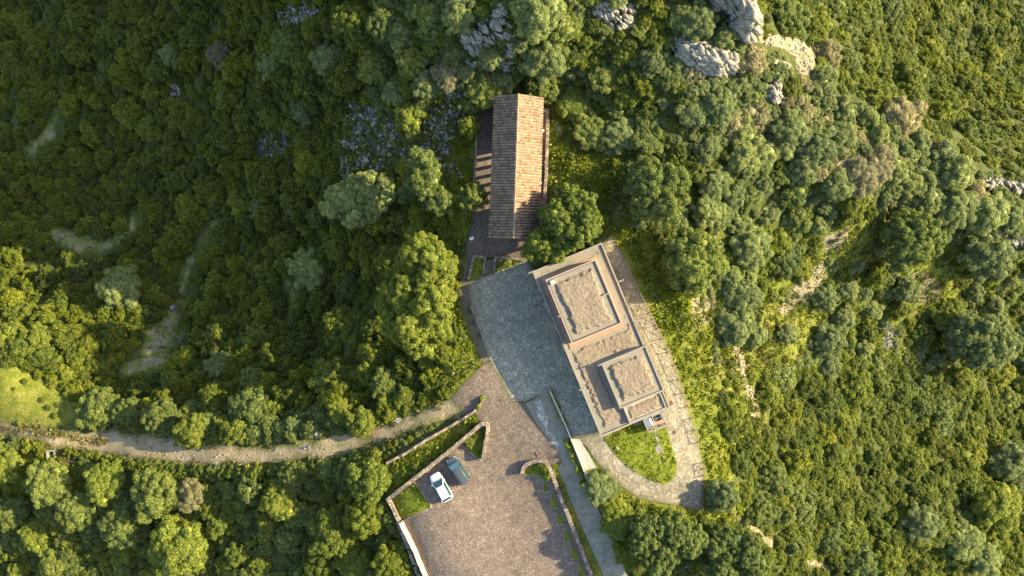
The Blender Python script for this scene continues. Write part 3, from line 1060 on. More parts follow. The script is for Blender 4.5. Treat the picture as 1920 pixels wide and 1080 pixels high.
# ------------------------------------------------------------------ flat-roofed building
def flat_building():
    Z = 4.4
    O = P(998, 509, Z)
    ex = (P(1128, 455, Z) - O)
    Wd = ex.length
    ex.normalize()
    ey = Vector((ex.y, -ex.x, 0))
    Ln = (P(1130, 817, Z) - O).dot(ey)

    def Q(a, b, z):
        p = O + ex * a + ey * b
        return Vector((p.x, p.y, z))

    def loc(u, v, z):
        d = P(u, v, z) - O
        return d.dot(ex), d.dot(ey)

    def qb(a0, a1, b0, b1, z0, z1, name, mat, par, bevel=.0):
        m = MB()
        m.quadbox([Q(a0, b0, z0), Q(a0, b1, z0), Q(a1, b1, z0), Q(a1, b0, z0)], [Q(a0, b0, z1), Q(a0, b1, z1), Q(a1, b1, z1), Q(a1, b0, z1)])
        return sub(name, m.mesh(name, bevel=bevel, segs=1), par, mat)

    root = empty("flat_roofed_building", Q(Wd / 2, Ln / 2, 0))

    def sub(name, me, par, mat):
        o = link(name, me, None, mat)
        o.parent = par
        if par == root:
            o.matrix_parent_inverse = Matrix.Translation(-Vector(root.location))
        return o
    tag(root, "flat roofed building with gravel covered roof and two raised gravel blocks", "building")

    def ring(a0, a1, b0, b1, w, z0, z1, name, mat, par):
        m = MB()
        for (p, q, r, s) in ((a0, a1, b0, b0 + w), (a0, a1, b1 - w, b1), (a0, a0 + w, b0 + w, b1 - w), (a1 - w, a1, b0 + w, b1 - w)):
            m.quadbox([Q(p, r, z0), Q(p, s, z0), Q(q, s, z0), Q(q, r, z0)], [Q(p, r, z1), Q(p, s, z1), Q(q, s, z1), Q(q, r, z1)])
        return sub(name, m.mesh(name), par, mat)

    def gravel(a0, a1, b0, b1, z, par, hole=[], depth=.2, edge=.55, seed=0):
        st = .11
        A, B = np.meshgrid(np.arange(a0, a1, st), np.arange(b0, b1, st))
        a, b = A.ravel(), B.ravel()
        d = np.minimum(np.minimum(a - a0, a1 - a), np.minimum(b - b0, b1 - b))
        for (h0, h1, g0, g1) in hole:
            dx = np.maximum(np.maximum(h0 - a, a - h1), 0)
            dy = np.maximum(np.maximum(g0 - b, b - g1), 0)
            ins = (dx == 0) & (dy == 0)
            d = np.minimum(d, np.where(ins, -1, np.hypot(dx, dy)))
        wob = fbm(a * .45 + seed, b * .45 + seed * 3, 3) * .5 + fbm(a * 2.6 + seed, b * 2.6, 3) * .75
        s = np.clip((d - edge + wob) / .45, 0, 1)
        s = s * s * (3 - 2 * s)
        hh = s * depth * (1 + .5 * fbm(a * 1.1 + 9 + seed, b * 1.1, 4)) + s * .16 * fbm(a * 4.1, b * 4.1 + seed, 4) + .12 * s * depth * np.exp(-((d - edge - .3) / .3) ** 2)
        zz = z - .05 + hh
        p = np.array(O)[None] + np.outer(a, np.array(ex)) + np.outer(b, np.array(ey))
        p[:, 2] = zz
        ny, nx = A.shape
        i = np.arange(nx * ny).reshape(ny, nx)
        f = np.stack([i[:-1, :-1], i[1:, :-1], i[1:, 1:], i[:-1, 1:]], -1).reshape(-1, 4)
        ok = (s.ravel()[f] > .01).any(1)
        f = f[ok]
        me = np_mesh("gravel_layer", p, f)
        bm = bmesh.new()
        bm.from_mesh(me)
        bmesh.ops.delete(bm, geom=[v for v in bm.verts if not v.link_faces], context='VERTS')
        if sum(x.normal.z for x in bm.faces) < 0:
            bmesh.ops.reverse_faces(bm, faces=bm.faces)
        bm.to_mesh(me)
        bm.free()
        sub("gravel_layer", me, par, M['gravel'])

    # main volume
    qb(.06, Wd - .06, .06, Ln - .06, -1.5, Z - .25, "wall", M['plaster'], root)
    slab = qb(0, Wd, 0, Ln, Z - .248, Z, "roof_slab", M['roof_slab'], root)
    ring(0, Wd, 0, Ln, .20, Z + .002, Z + .22, "parapet", M['concrete'], root)
    z1, z2, z3 = 6.0, 5.5, 4.92
    a0, b0 = loc(1023, 525, z1)
    a1, b1 = loc(1166, 606, z1)
    c0, d0 = loc(1128, 682, z2)
    c1, d1 = loc(1256, 727, z2)
    c1 = min(c1, Wd - .02)
    e0, f0 = loc(1170, 768, z3)
    # courses of terracotta skirting round the first block
    qb(a0 - .38, a1 + .42, b0 - .4, b1 + .75, Z + .003, Z + .10, "terracotta_apron", M['terracotta'], root)
    bl = qb(a0, a1, b0, b1, Z + .102, z1 - .1, "upper_block", M['terracotta'], root)
    ring(a0 - .03, a1 + .03, b0 - .03, b1 + .03, .17, z1 - .098, z1 + .12, "coping", M['pink'], bl)
    ring(a0 + .16, a1 - .16, b0 + .16, b1 - .16, .07, z1 - .058, z1 + .10, "flashing", M['dark_metal'], bl)
    qb(a0 + .15, a1 - .15, b0 + .15, b1 - .15, z1 - .0975, z1 - .06, "roof_screed", M['roof_slab'], bl)
    gravel(a0 + .35, a1 - .35, b0 + .35, b1 - .35, z1, bl, depth=.26, edge=.48, seed=3)
    v0, w0 = loc(1036, 530, z1)
    vb = qb(v0 - .28, v0 + .22, w0 - .25, w0 + .2, z1 - .058, z1 + .42, "roof_vent", M['white_paint'], bl, .02)
    # second block
    b2 = qb(c0, c1, d0, d1, Z + .003, z2 - .1, "upper_block", M['plaster'], root)
    ring(c0 - .03, c1 + .01, d0 - .03, d1 + .03, .17, z2 - .098, z2 + .12, "coping", M['concrete'], b2)
    qb(c0 + .15, c1 - .17, d0 + .15, d1 - .15, z2 - .0975, z2 - .06, "roof_screed", M['roof_slab'], b2)
    gravel(c0 + .3, c1 - .3, d0 + .3, d1 - .3, z2, b2, depth=.26, edge=.42, seed=11)
    # lower annex roof
    a_e0, a_e1, a_f0, a_f1 = c0 + 1.15 * 0 + (e0 - c0), Wd - .5, d1 + .04, Ln - .28
    an = qb(a_e0, a_e1, a_f0, a_f1, Z + .003, z3 - .15, "annex_roof", M['plaster'], root)
    ring(a_e0 - .02, a_e1 + .02, a_f0, a_f1 + .02, .18, z3 - .148, z3 + .06, "coping", M['concrete'], an)
    gravel(a_e0 + .18, a_e1 - .18, a_f0 + .18, a_f1 - .18, z3 - .1, an, depth=.12, edge=.25, seed=21)
    gravel(.3, Wd - .3, .3, Ln - .3, Z, root, hole=[(a0 - .3, a1 + .4, b0 - .35, b1 + .7), (c0, c1, d0, d1), (a_e0, Wd, d1, Ln)], depth=.20, edge=.42, seed=5)
    qb(.4, a_e0 - .1, Ln + .002, Ln + .09, Z - .55, Z - .02, "terracotta_band", M['terracotta'], root)
    # spouts through the parapets
    for (u, v, zz, dx, dy) in ((997, 510, Z, -1, 0), (1163, 527, Z, 1, 0), (1182, 573, Z, 1, 0), (1195, 602, Z, 1, 0), (1220, 643, Z, 1, 0), (1092, 729, Z, -1, 0), (1053, 591, z1, -1, 0), (1136, 552, z1, 1, 0), (1127, 683, z2, -1, 0), (1260, 727, z2, 1, 0)):
        a, b = loc(u, v, zz)
        m = MB()
        p, q = Q(a - dx * .45, b, zz + .22), Q(a + dx * .5, b, zz + .20)
        m.bar(p, q, .16, .12)
        sub("water_spout", m.mesh("water_spout"), root, M['concrete'])
    # openings on the courtyard side and the front
    for bb in (3.0, 6.2, 12.0, 15.5, 19.0):
        fr = qb(-.02, .058, bb, bb + 1.5, 1.1, 2.9, "window", M['dark_wood'], root)
        qb(-.035, -.022, bb + .1, bb + 1.4, 1.2, 2.8, "pane", M['glass'], fr)
    dr = qb(-.02, .058, 9.0, 10.6, .05, 2.6, "door", M['dark_wood'], root)
    qb(-.05, -.022, 10.3, 10.42, 1.1, 1.25, "handle", M['steel'], dr)

    # steel frame with a tank standing beyond the end wall
    zf = 3.7
    cs = [P(1206, 787, zf), P(1241, 772, zf), P(1251, 797, zf), P(1216, 810, zf)]
    fr = empty("equipment_frame", (cs[0] + cs[2]) / 2 * Vector((1, 1, 0)).x if False else Vector(((cs[0].x + cs[2].x) / 2, (cs[0].y + cs[2].y) / 2, 1.4)))
    tag(fr, "open pale frame holding a white tank at the lawn end of the building", "frame")
    for i in range(4):
        m = MB()
        m.bar(cs[i], cs[(i + 1) % 4], .24 if i != 3 else .16, .2)
        part("beam", m.mesh("beam"), fr, M['concrete'])
        m = MB()
        m.bar(cs[i] - Vector((0, 0, .102)), Vector((cs[i].x, cs[i].y, .6)), .18)
        part("post", m.mesh("post"), fr, M['concrete'])
    for t in (.36, .46):
        m = MB()
        m.bar(cs[0].lerp(cs[1], t) + Vector((0, 0, .16)), cs[3].lerp(cs[2], t) + Vector((0, 0, .16)), .1, .12)
        part("pipe", m.mesh("pipe"), fr, M['pink'])
    m = MB()
    q = [cs[0].lerp(cs[2], .04), cs[1].lerp(cs[3], .04), cs[2].lerp(cs[0], .04), cs[3].lerp(cs[1], .04)]
    m.quadbox([Vector((p.x, p.y, 2.6)) for p in q], [Vector((p.x, p.y, 2.72)) for p in q])
    part("deck", m.mesh("deck"), fr, M['terracotta'])
    t0 = cs[0].lerp(cs[1], .18).lerp(cs[3].lerp(cs[2], .18), .12)
    t1 = cs[0].lerp(cs[1], .24).lerp(cs[3].lerp(cs[2], .24), .72)
    t0.z = t1.z = 3.2
    m = MB()
    m.tube(t0, t1, .46, .46, 18)
    me = m.mesh("water_tank", smooth=False, bevel=.04)
    o = link("water_tank", me, None, M['white_paint'])
    tag(o, "white cylindrical tank lying inside the pale frame", "tank")
    a = cs[0].lerp(cs[1], .55).lerp(cs[3].lerp(cs[2], .55), .12)
    b = cs[0].lerp(cs[1], .92).lerp(cs[3].lerp(cs[2], .92), .12)
    c = cs[0].lerp(cs[1], .92).lerp(cs[3].lerp(cs[2], .92), .55)
    d = cs[0].lerp(cs[1], .55).lerp(cs[3].lerp(cs[2], .55), .55)
    m = MB()
    m.quadbox([Vector((p.x, p.y, 2.722)) for p in (a, b, c, d)], [Vector((p.x, p.y, 3.35)) for p in (a, b, c, d)])
    r = empty("cooling_unit", Vector(((a.x + c.x) / 2, (a.y + c.y) / 2, 2.722)))
    tag(r, "dark grey cooling unit beside the white tank in the frame", "machine")
    part("casing", m.mesh("casing", bevel=.03), r, M['dark_metal'])
    m = MB()
    for i in range(3):
        p = a.lerp(b, .2 + .3 * i).lerp(d.lerp(c, .2 + .3 * i), .5)
        m.tube((p.x, p.y, 3.352), (p.x, p.y, 3.42), .11, .10, 12)
    part("fan_grille", m.mesh("fan_grille"), r, M['steel'])


tg = NT('dark_glass')
tg.b.inputs["Specular IOR Level"].default_value = .6
M['glass'] = tg.out((.03, .05, .055), .08)
td = NT('dark_metal')
M['dark_metal'] = td.out((.06, .065, .07), .5)
flat_building()


# ------------------------------------------------------------------ cars
def paint(name, col, metal=.0, rough=.28):
    t = NT(name)
    t.b.inputs["Metallic"].default_value = metal
    t.b.inputs["Coat Weight"].default_value = .6
    t.b.inputs["Coat Roughness"].default_value = .08
    n = t.noise(6, 4, .7)
    return t.out(t.mix(n, col, tuple(c * .85 for c in col)), rough)


M['car_white'] = paint('white_car_paint', (.80, .81, .82))
M['car_grey'] = paint('grey_car_paint', (.10, .125, .135), .35, .35)
tt = NT('car_glass')
tt.b.inputs["Specular IOR Level"].default_value = .9
M['car_glass'] = tt.out((.02, .055, .065), .08)
tt2 = NT('sky_reflection_windscreen')
tt2.b.inputs['Specular IOR Level'].default_value = .9
M['sky_teal_glass'] = tt2.out((.09, .20, .22), .12)  # bright teal of the reflected sky is put into the base colour
M['rubber'] = mat_plain('tyre_rubber', (.025, .025, .025), .9, .1)
M['trim'] = mat_plain('black_trim', (.03, .03, .032), .6, .1)
tl = NT('red_lamp_glass')
M['red'] = tl.out((.45, .02, .015), .15)
th = NT('headlamp_glass')
M['lampglass'] = th.out((.75, .78, .8), .1)


def car(label, centre, nose, body_mat, roof_len, rails, Lc=4.25, Wc=1.8, Hc=1.52, hood=1.0, glass=None):
    """nose: direction in world xy"""
    g = centre
    ang = math.atan2(nose.y, nose.x)
    root = empty("parked_car", g, ang)
    tag(root, label, "car")
    hl, hw = Lc / 2, Wc / 2
    # lower body: rings along x
    st = [(-hl, .80, .42, .78), (-hl + .06, .90, .30, .92), (-hl + .35, .97, .24, .99), (-hl + 1.0, 1.0, .22, 1.0), (0, 1.0, .22, .99), (hl - 1.25, 1.0, .22, .98), (hl - .75, .97, .23, .90), (hl - .3, .88, .26, .80), (hl - .08, .74, .34, .68), (hl, .58, .42, .58)]
    V, F = [], []
    for x, wf, zb, zt in st:
        w = hw * wf
        ring = [(-w * .86, zb), (-w * .98, zb + .12), (-w, (zb + zt) / 2), (-w * .97, zt - .10), (-w * .86, zt - .01), (-w * .4, zt + .025), (w * .4, zt + .025), (w * .86, zt - .01), (w * .97, zt - .10), (w, (zb + zt) / 2), (w * .98, zb + .12), (w * .86, zb)]
        V += [(x, y, z) for y, z in ring]
    k = 12
    for i in range(len(st) - 1):
        for j in range(k):
            a, b = i * k + j, i * k + (j + 1) % k
            F.append((a, b, b + k, a + k))
    F += [tuple(range(k)), tuple(range(len(st) * k - 1, (len(st) - 1) * k - 1, -1))]
    m = MB()
    m.add(V, F)
    me = m.mesh("body")
    me.shade_smooth()
    b = link("body", me, root, body_mat)
    # cabin: base ring, roof ring
    xf0, xf1 = hl - hood - .05, hl - hood - .85        # windscreen foot and head
    xr0, xr1 = -hl + .12, -hl + .12 + (roof_len[1])
    w0, w1 = hw * .95, hw * .70
    zb, zr = .985, Hc

    def sec(x, z, w):
        return [(x, -w, z), (x, w, z)]
    m = MB()
    # roof panel with crown
    xs = np.linspace(xr1, xf1, 7)
    V = []
    for i, x in enumerate(xs):
        c = math.sin(math.pi * (i / 6 * .8 + .1)) * .05
        ww = w1 * (.93 + .07 * math.sin(math.pi * i / 6))
        for y, dz in ((-ww, -.03), (-ww * .8, .02 + c * .6), (-ww * .3, .035 + c), (ww * .3, .035 + c), (ww * .8, .02 + c * .6), (ww, -.03)):
            V.append((x, y, zr + dz))
    F = [(i * 6 + j, i * 6 + j + 1, i * 6 + j + 7, i * 6 + j + 6) for i in range(6) for j in range(5)]
    m.add(V, F)
    # under body of the cabin as solid (pillars)
    n0 = len(m.v)
    lower = [(xr0, -w0, zb - .03), (xf0, -w0, zb - .03), (xf0, w0, zb - .03), (xr0, w0, zb - .03)]
    upper = [(xr1, -w1 * .93, zr - .03), (xf1, -w1 * .93, zr - .03), (xf1, w1 * .93, zr - .03), (xr1, w1 * .93, zr - .03)]
    m.add(lower + upper, [(0, 1, 5, 4), (1, 2, 6, 5), (2, 3, 7, 6), (3, 0, 4, 7)])
    me = m.mesh("cabin")
    me.shade_smooth()
    me.set_sharp_from_angle(angle=.6)
    cb = link("cabin", me, root, body_mat)

    def pane(name, q, par, s=.1, out=.012, mat=None):
        q = [Vector(p) for p in q]
        c = sum(q, Vector()) / 4
        nrm = (q[1] - q[0]).cross(q[3] - q[0]).normalized()
        if nrm.dot(c - Vector((0, 0, .9))) < 0:
            nrm = -nrm
        r = [c + (p - c) * (1 - s) for p in q]
        mm = MB()
        mm.quadbox([p - nrm * .01 for p in r], [p + nrm * out for p in r])
        return link(name, mm.mesh(name), par, mat or M['car_glass'])
    lo = [Vector(p) for p in lower]
    up = [Vector(p) for p in upper]
    pane("windscreen", [lo[1], lo[2], up[2], up[1]], root, .09, mat=glass)
    pane("rear_window", [lo[3], lo[0], up[0], up[3]], root, .12, .03)
    for s0, s1, u0, u1 in ((lo[0], lo[1], up[0], up[1]), (lo[3], lo[2], up[3], up[2])):
        for t0, t1 in ((.05, .36), (.362, .66), (.662, .95)):
            pane("side_window", [s0.lerp(s1, t0), s0.lerp(s1, t1), u0.lerp(u1, t1), u0.lerp(u1, t0)], root, .02, .03)
    # wheels
    for sx in (hl - .82, -hl + .80):
        for sy in (-1, 1):
            m = MB()
            m.tube((sx, sy * (hw - .22), .31), (sx, sy * (hw + .005), .31), .31, .31, 20)
            wh = link("wheel", m.mesh("wheel", bevel=.02, segs=1), root, M['rubber'])
            m = MB()
            m.tube((sx, sy * (hw - .01), .31), (sx, sy * (hw + .015), .31), .20, .19, 14)
            link("rim", m.mesh("rim"), wh, M['steel'])
    for sy in (-1, 1):
        m = MB()
        m.box((xf0 - .35, sy * (hw + .03) - .1, .93), (xf0 - .2, sy * (hw + .03) + .1, 1.07))
        link("wing_mirror", m.mesh("wing_mirror", bevel=.03), root, body_mat)
        m = MB()
        m.quadbox([(hl - .42, sy * hw * .62, .62), (hl - .09, sy * hw * .5, .58), (hl - .16, sy * hw * .76, .58), (hl - .46, sy * hw * .885, .62)],
                  [(hl - .50, sy * hw * .60, .855), (hl - .13, sy * hw * .48, .735), (hl - .19, sy * hw * .74, .73), (hl - .52, sy * hw * .87, .815)])
        link("headlight", m.mesh("headlight", bevel=.01, segs=1), root, M['lampglass'])
        m = MB()
        m.box((-hl - .01, sy * hw * .72 - .12, .70), (-hl + .14, sy * hw * .72 + .12, .90))
        link("taillight", m.mesh("taillight", bevel=.02, segs=1), root, M['red'])
        if rails:
            m = MB()
            m.bar((xr1 + .1, sy * w1 * .84, zr + .07), (xf1 - .1, sy * w1 * .84, zr + .07), .05, .05)
            link("roof_rail", m.mesh("roof_rail"), root, M['trim'])
    m = MB()
    m.box((-hl - .03, -hw * .78, .35), (-hl + .08, hw * .78, .58))
    link("rear_bumper", m.mesh("rear_bumper", bevel=.03), root, M['trim'] if rails else body_mat)
    m = MB()
    m.quadbox([(xr1 - .08, -w1 * .82, zr - .02), (xr1 + .05, -w1 * .85, zr + .0), (xr1 + .05, w1 * .85, zr + .0), (xr1 - .08, w1 * .82, zr - .02)], [(xr1 - .08, -w1 * .82, zr + .03), (xr1 + .05, -w1 * .85, zr + .05), (xr1 + .05, w1 * .85, zr + .05), (xr1 - .08, w1 * .82, zr + .03)])
    link("roof_spoiler", m.mesh("roof_spoiler"), root, body_mat)
    # seams on bonnet and doors, number plate
    m = MB()
    for sy in (-1, 1):
        m.bar((xf0 + .02, sy * hw * .80, .995), (hl - .55, sy * hw * .70, .915), .02, .012)
    m.bar((xf0 + .06, -hw * .8, .985), (xf0 + .06, hw * .8, .985), .06, .03)
    link("bonnet_seam", m.mesh("bonnet_seam"), root, M['trim'])
    return root


nose = (P(815, 888, 0) - P(841, 936, 0)).normalized()
car("white hatchback parked beside the square grass bed", G(827.5, 912.5, .5) + Vector((0, 0, .06)), nose, M['car_white'], (0, .55), False, 4.2, 1.82, 1.52, .92)
nose2 = (P(845, 859, 0) - P(873, 902, 0)).normalized()
car("dark grey estate car with roof rails parked right of the white car", G(859.5, 881, .5) + Vector((0, 0, .06)), nose2, M['car_grey'], (0, .28), True, 4.2, 1.80, 1.72, .80, M['sky_teal_glass'])


# ------------------------------------------------------------------ small things
def bench(u0, v0, u1, v1, label):
    a, b = G(u0, v0), G(u1, v1)
    c = (a + b) / 2
    d = b - a
    root = empty("stone_bench", c, math.atan2(d.y, d.x))
    tag(root, label, "bench", "benches along the courtyard edge")
    L = d.length / 2
    m = MB()
    m.box((-L, -.13, .40), (L, .13, .46))
    link("seat", m.mesh("seat", bevel=.015, segs=1), root, M['timber'])
    m = MB()
    m.box((-L, .132, .2), (L, .18, .72))
    link("backrest", m.mesh("backrest", bevel=.015, segs=1), root, M['concrete'])
    for s in (-1, 1):
        m = MB()
        m.box((s * L * .75 - .08, -.12, 0), (s * L * .75 + .08, .12, .398))
        link("leg", m.mesh("leg"), root, M['concrete'])


bench(890, 588, 884, 573, "stone bench at the courtyard edge nearest the grass bed")
bench(899, 611, 893, 597, "middle one of the three stone benches at the courtyard edge")
bench(908, 634, 902, 620, "stone bench at the courtyard edge farthest from the grass bed")


def cover(u, v, s, rz, label):
    c = G(u, v)
    root = empty("drain_cover", c + Vector((0, 0, .065)), rz)
    tag(root, label, "drain cover", "rusty square drain covers")
    m = MB()
    m.box((-s, -s, -.05), (s, s, .0))
    link("plate", m.mesh("plate"), root, M['rust'])
    m = MB()
    for i in range(5):
        y = -s * .8 + s * .4 * i
        m.box((-s * .85, y - .03, .001), (s * .85, y + .03, .018))
    link("tread_ribs", m.mesh("tread_ribs"), root, M['rust'])
    m = MB()
    for (x0, x1, y0, y1) in ((-s - .06, s + .06, s + .002, s + .06), (-s - .06, s + .06, -s - .06, -s - .002), (-s - .06, -s - .002, -s, s), (s + .002, s + .06, -s, s)):
        m.box((x0, y0, -.05), (x1, y1, .012))
    link("rim", m.mesh("rim"), root, M['concrete'])


cover(938, 751, .30, .5, "square rusty drain cover on the brown cobbles near the courtyard corner")
cover(1011, 850, .30, .5, "square rusty drain cover just outside the curved wall end")
cover(1027, 864, .20, .5, "small rusty drain cover touching the curved wall end")
cover(1257, 756, .30, .4, "square rusty drain cover on the footpath nearer the building corner")
cover(1263, 811, .26, .4, "square rusty drain cover on the footpath beside the lawn")


def sign_box():
    c = G(885, 448)
    root = empty("notice_board", c, .3)
    tag(root, "small white slanted notice board at the edge of the terrace", "notice board")
    m = MB()
    m.box((-.3, -.2, 0), (.3, .2, .04), Matrix.Translation((0, 0, .95)) @ Matrix.Rotation(.35, 4, 'X'))
    link("panel", m.mesh("panel", bevel=.01, segs=1), root, M['white_paint'])
    for s in (-.22, .22):
        m = MB()
        m.tube((s, .0, 0), (s, 0, .93), .03, .03, 8)
        link("leg", m.mesh("leg"), root, M['steel'])


sign_box()
drape("lawn_slab", [(1228, 838), (1236, 832), (1243, 846), (1232, 852)], M['concrete'], .2, "small brown concrete slab on the teardrop lawn", "slab")
drape("lawn_strip", [(1226, 808), (1229, 807), (1236, 830), (1232, 832)], M['concrete'], .2, "narrow concrete strip from the frame to the small slab", "path strip")


def culvert():
    c = G(98, 850)
    root = empty("culvert", c, .1)
    tag(root, "small square concrete culvert mouth below the dirt road", "culvert")
    m = MB()
    for (x0, x1, y0, y1) in ((-.75, -.5, -.6, .6), (.5, .75, -.6, .6), (-.498, .498, .4, .6)):
        m.box((x0, y0, -1), (x1, y1, .45))
    link("kerb", m.mesh("kerb"), root, M['concrete'])
    m = MB()
    m.box((-.498, -.6, -.9), (.498, .398, .02))
    link("floor", m.mesh("floor"), root, M['dark_metal'])  # no metal here: dark fill paints the shade inside the opening


culvert()


# ------------------------------------------------------------------ rocks
def rock_shapes(n=8, pts=16):
    out = []
    for i in range(n):
        bm = bmesh.new()
        for _ in range(pts):
            v = Vector(RNG.normal(0, 1, 3)).normalized() * (.7 + .3 * RNG.random())
            v.x = round(v.x * 2.2) / 2.2 * .5 + v.x * .5
            bm.verts.new((v.x, v.y * .8, v.z * .7))
        r = bmesh.ops.convex_hull(bm, input=list(bm.verts))
        bmesh.ops.delete(bm, geom=[e for e in r['geom_interior'] if isinstance(e, bmesh.types.BMVert)], context='VERTS')
        bmesh.ops.triangulate(bm, faces=bm.faces)
        bm.verts.index_update()
        v = np.array([tuple(x.co) for x in bm.verts])
        f = np.array([[x.index for x in fc.verts] for fc in bm.faces])
        bm.free()
        out.append((v, f))
    return out


ROCKS = rock_shapes()


def rot_mats(n, tilt, spin=3.14):
    a = RNG.uniform(-spin, spin, n) - .6
    bx = RNG.normal(0, tilt, n)
    by = RNG.normal(0, tilt, n)
    R = np.zeros((n, 3, 3))
    for i in range(n):
        R[i] = np.array(Matrix.Rotation(bx[i], 3, 'X') @ Matrix.Rotation(by[i], 3, 'Y') @ Matrix.Rotation(a[i], 3, 'Z'))
    return R


def merge_rocks(name, pts, sizes, mat, tilt=.5, sq=(1, 1, 1), bed=None, spin=3.14):
    V, F, o = [], [], 0
    R = rot_mats(len(pts), tilt, spin)
    for i, (p, s) in enumerate(zip(pts, sizes)):
        v, f = ROCKS[i % len(ROCKS)]
        w = (v * np.array(sq) * s)
        w = w @ (R[i].T if bed is None else bed.T @ R[i].T)
        V.append(w + p)
        F.append(f + o)
        o += len(v)
    me = np_mesh(name, np.concatenate(V), np.concatenate(F))
    return link(name, me, None, mat)


def in_poly_pts(poly, n):
    px = np.array(poly)
    lo, hi = px.min(0), px.max(0)
    q = lo + RNG.random((n * 6, 2)) * (hi - lo)
    q = q[sd_poly(q[:, 0], q[:, 1], poly) < 0][:n]
    return q


def outcrop(poly, n, smin, smax, hgt, label, mat='rock', name="rock_outcrop", cat="rock outcrop"):
    q = in_poly_pts(poly, n)
    d = -sd_poly(q[:, 0], q[:, 1], poly)
    dm = max(d.max(), 1)
    g = GND(q[:, 0], q[:, 1], hgt * .6)
    t = np.sqrt(np.clip(d / dm, 0, 1))
    g[:, 2] += (t * hgt - .25) * (.75 + .5 * RNG.random(len(g)))
    s = smin + (smax - smin) * RNG.random(len(g)) ** 1.6
    if mat == 'rock':
        s = s * 1.0
        keep = RNG.random(len(s)) < .85
        g, s = g[keep], s[keep]
    o = merge_rocks(name, g, s, M[mat], .22, (1.35, .8, .6), np.array(Matrix.Rotation(.5, 3, 'Y') @ Matrix.Rotation(.4, 3, 'X')) if mat == 'rock' else None, spin=.45 if mat == 'rock' else 3.14)
    tag(o, label, cat)
    return o


outcrop([(1262, 84), (1278, 72), (1300, 70), (1330, 80), (1365, 92), (1390, 110), (1384, 132), (1345, 138), (1310, 128), (1280, 112)], 330, .35, 1.25, 2.2, "big pale limestone outcrop on the crest with a broad cracked face")
outcrop([(1325, -40), (1360, -40), (1402, -20), (1428, 30), (1426, 62), (1404, 64), (1385, 50), (1370, 10), (1340, 0)], 300, .4, 1.5, 3.5, "grey rock crag cut by the top edge on the crest")
outcrop([(1430, 160), (1450, 148), (1468, 160), (1473, 190), (1452, 196), (1440, 180)], 70, .25, .8, 1.2, "small pale outcrop among olive bushes below the big one")
outcrop([(1825, 346), (1870, 338), (1925, 346), (1930, 366), (1880, 362)], 90, .3, 1.1, 1.2, "brown grey rock ledge at the right edge of the picture")
outcrop([(865, 70), (900, 40), (945, 10), (958, 30), (955, 70), (905, 95), (880, 110)], 150, .25, .9, 1.0, "grey blue rock slab on the hilltop above the tiled roof")
outcrop([(1110, 8), (1150, -10), (1188, 0), (1192, 45), (1160, 60), (1130, 40)], 110, .25, .8, 1.0, "weathered tan rock among grass at the top edge")
outcrop([(940, 80), (965, 70), (975, 110), (950, 125)], 45, .2, .6, .6, "low rocks left of the large grey green tree at the top")
outcrop([(1140, 255), (1150, 290), (1138, 312), (1130, 285)], 25, .2, .5, .4, "line of small rocks in the meadow right of the tiled roof")
outcrop([(1060, 220), (1070, 225), (1100, 280), (1090, 285)], 25, .2, .5, .3, "scattered stones behind the low wall of the tiled roof")
outcrop([(1512, 40), (1520, 40), (1530, 60), (1518, 62)], 14, .2, .6, .5, "small grey rocks beside the scree near the top right")
outcrop([(318, 155), (340, 150), (342, 185), (315, 195)], 40, .25, .7, .6, "small blue grey rock patch alone in the dark slope")
outcrop([(1880, 440), (1925, 436), (1925, 468), (1890, 465)], 60, .25, .7, .6, "dark stones by the right edge among olive bushes")
outcrop([(735, 785), (745, 778), (752, 786), (748, 795), (736, 797)], 40, .15, .38, .6, "little heap of white stones beside the dirt road", 'scree', "stone_heap", "stone heap")
outcrop([(1655, 615), (1670, 612), (1680, 640), (1672, 658), (1656, 650)], 110, .15, .4, .25, "pale rubble chute on the lower right slope", 'scree', "rubble", "rubble")
for (u, v, s, lb) in ((1157, 839, .42, "white boulder at the left side of the teardrop lawn"), (1219, 857, .34, "tan boulder in the middle of the teardrop lawn"), (1242, 857, .3, "small white stone on the lawn below the slab"), (1235, 866, .26, "grey stone on the lawn at its lower part"), (1193, 849, .24, "grey stone on the lawn between the white and the tan boulder"),
                      (327, 577, .9, "flat pale boulder on the grassy track in the shaded slope"), (598, 816, 1.0, "white boulder in the grass above the dirt road"), (569, 815, .8, "grey flat boulder just left of the white boulder above the dirt road"), (119, 445, .6, "pale boulder at the left end of the bare clearing"), (168, 462, .7, "white boulder in the middle of the bare clearing"),
                      (888, 679, .3, "small white stone in the grass left of the shaded walk"), (850, 701, .4, "pale stone at the lower tip of the grass by the cobbles"), (793, 822, .3, "white stone under the retaining wall of the dirt road"), (806, 950, .3, "white block on the corner of the square grass bed"), (1388, 685, .5, "white stone on the sunny trail"), (1377, 755, .4, "pale stone lower down the sunny trail")):
    p = GND([u], [v])
    o = merge_rocks("boulder", p + [[0, 0, s * .25 + .1]], [s], M['scree'], .3)
    tag(o, lb, "boulder")


def scree(polys, counts, smin, smax, label):
    G_, S_ = [], []
    for poly, n in zip(polys, counts):
        q = in_poly_pts(poly, n)
        cl = fbm(q[:, 0] * .05, q[:, 1] * .05, 3)
        q = q[cl > RNG.normal(-.05, .12, len(q))]
        g = GND(q[:, 0], q[:, 1])
        s = smin + (smax - smin) * RNG.random(len(g)) ** 2.5
        g[:, 2] += s * .2
        G_.append(g)
        S_.append(s)
    o = merge_rocks("loose_stones", np.concatenate(G_), np.concatenate(S_), M['scree'], .5)
    tag(o, label, "stones", kind='stuff')


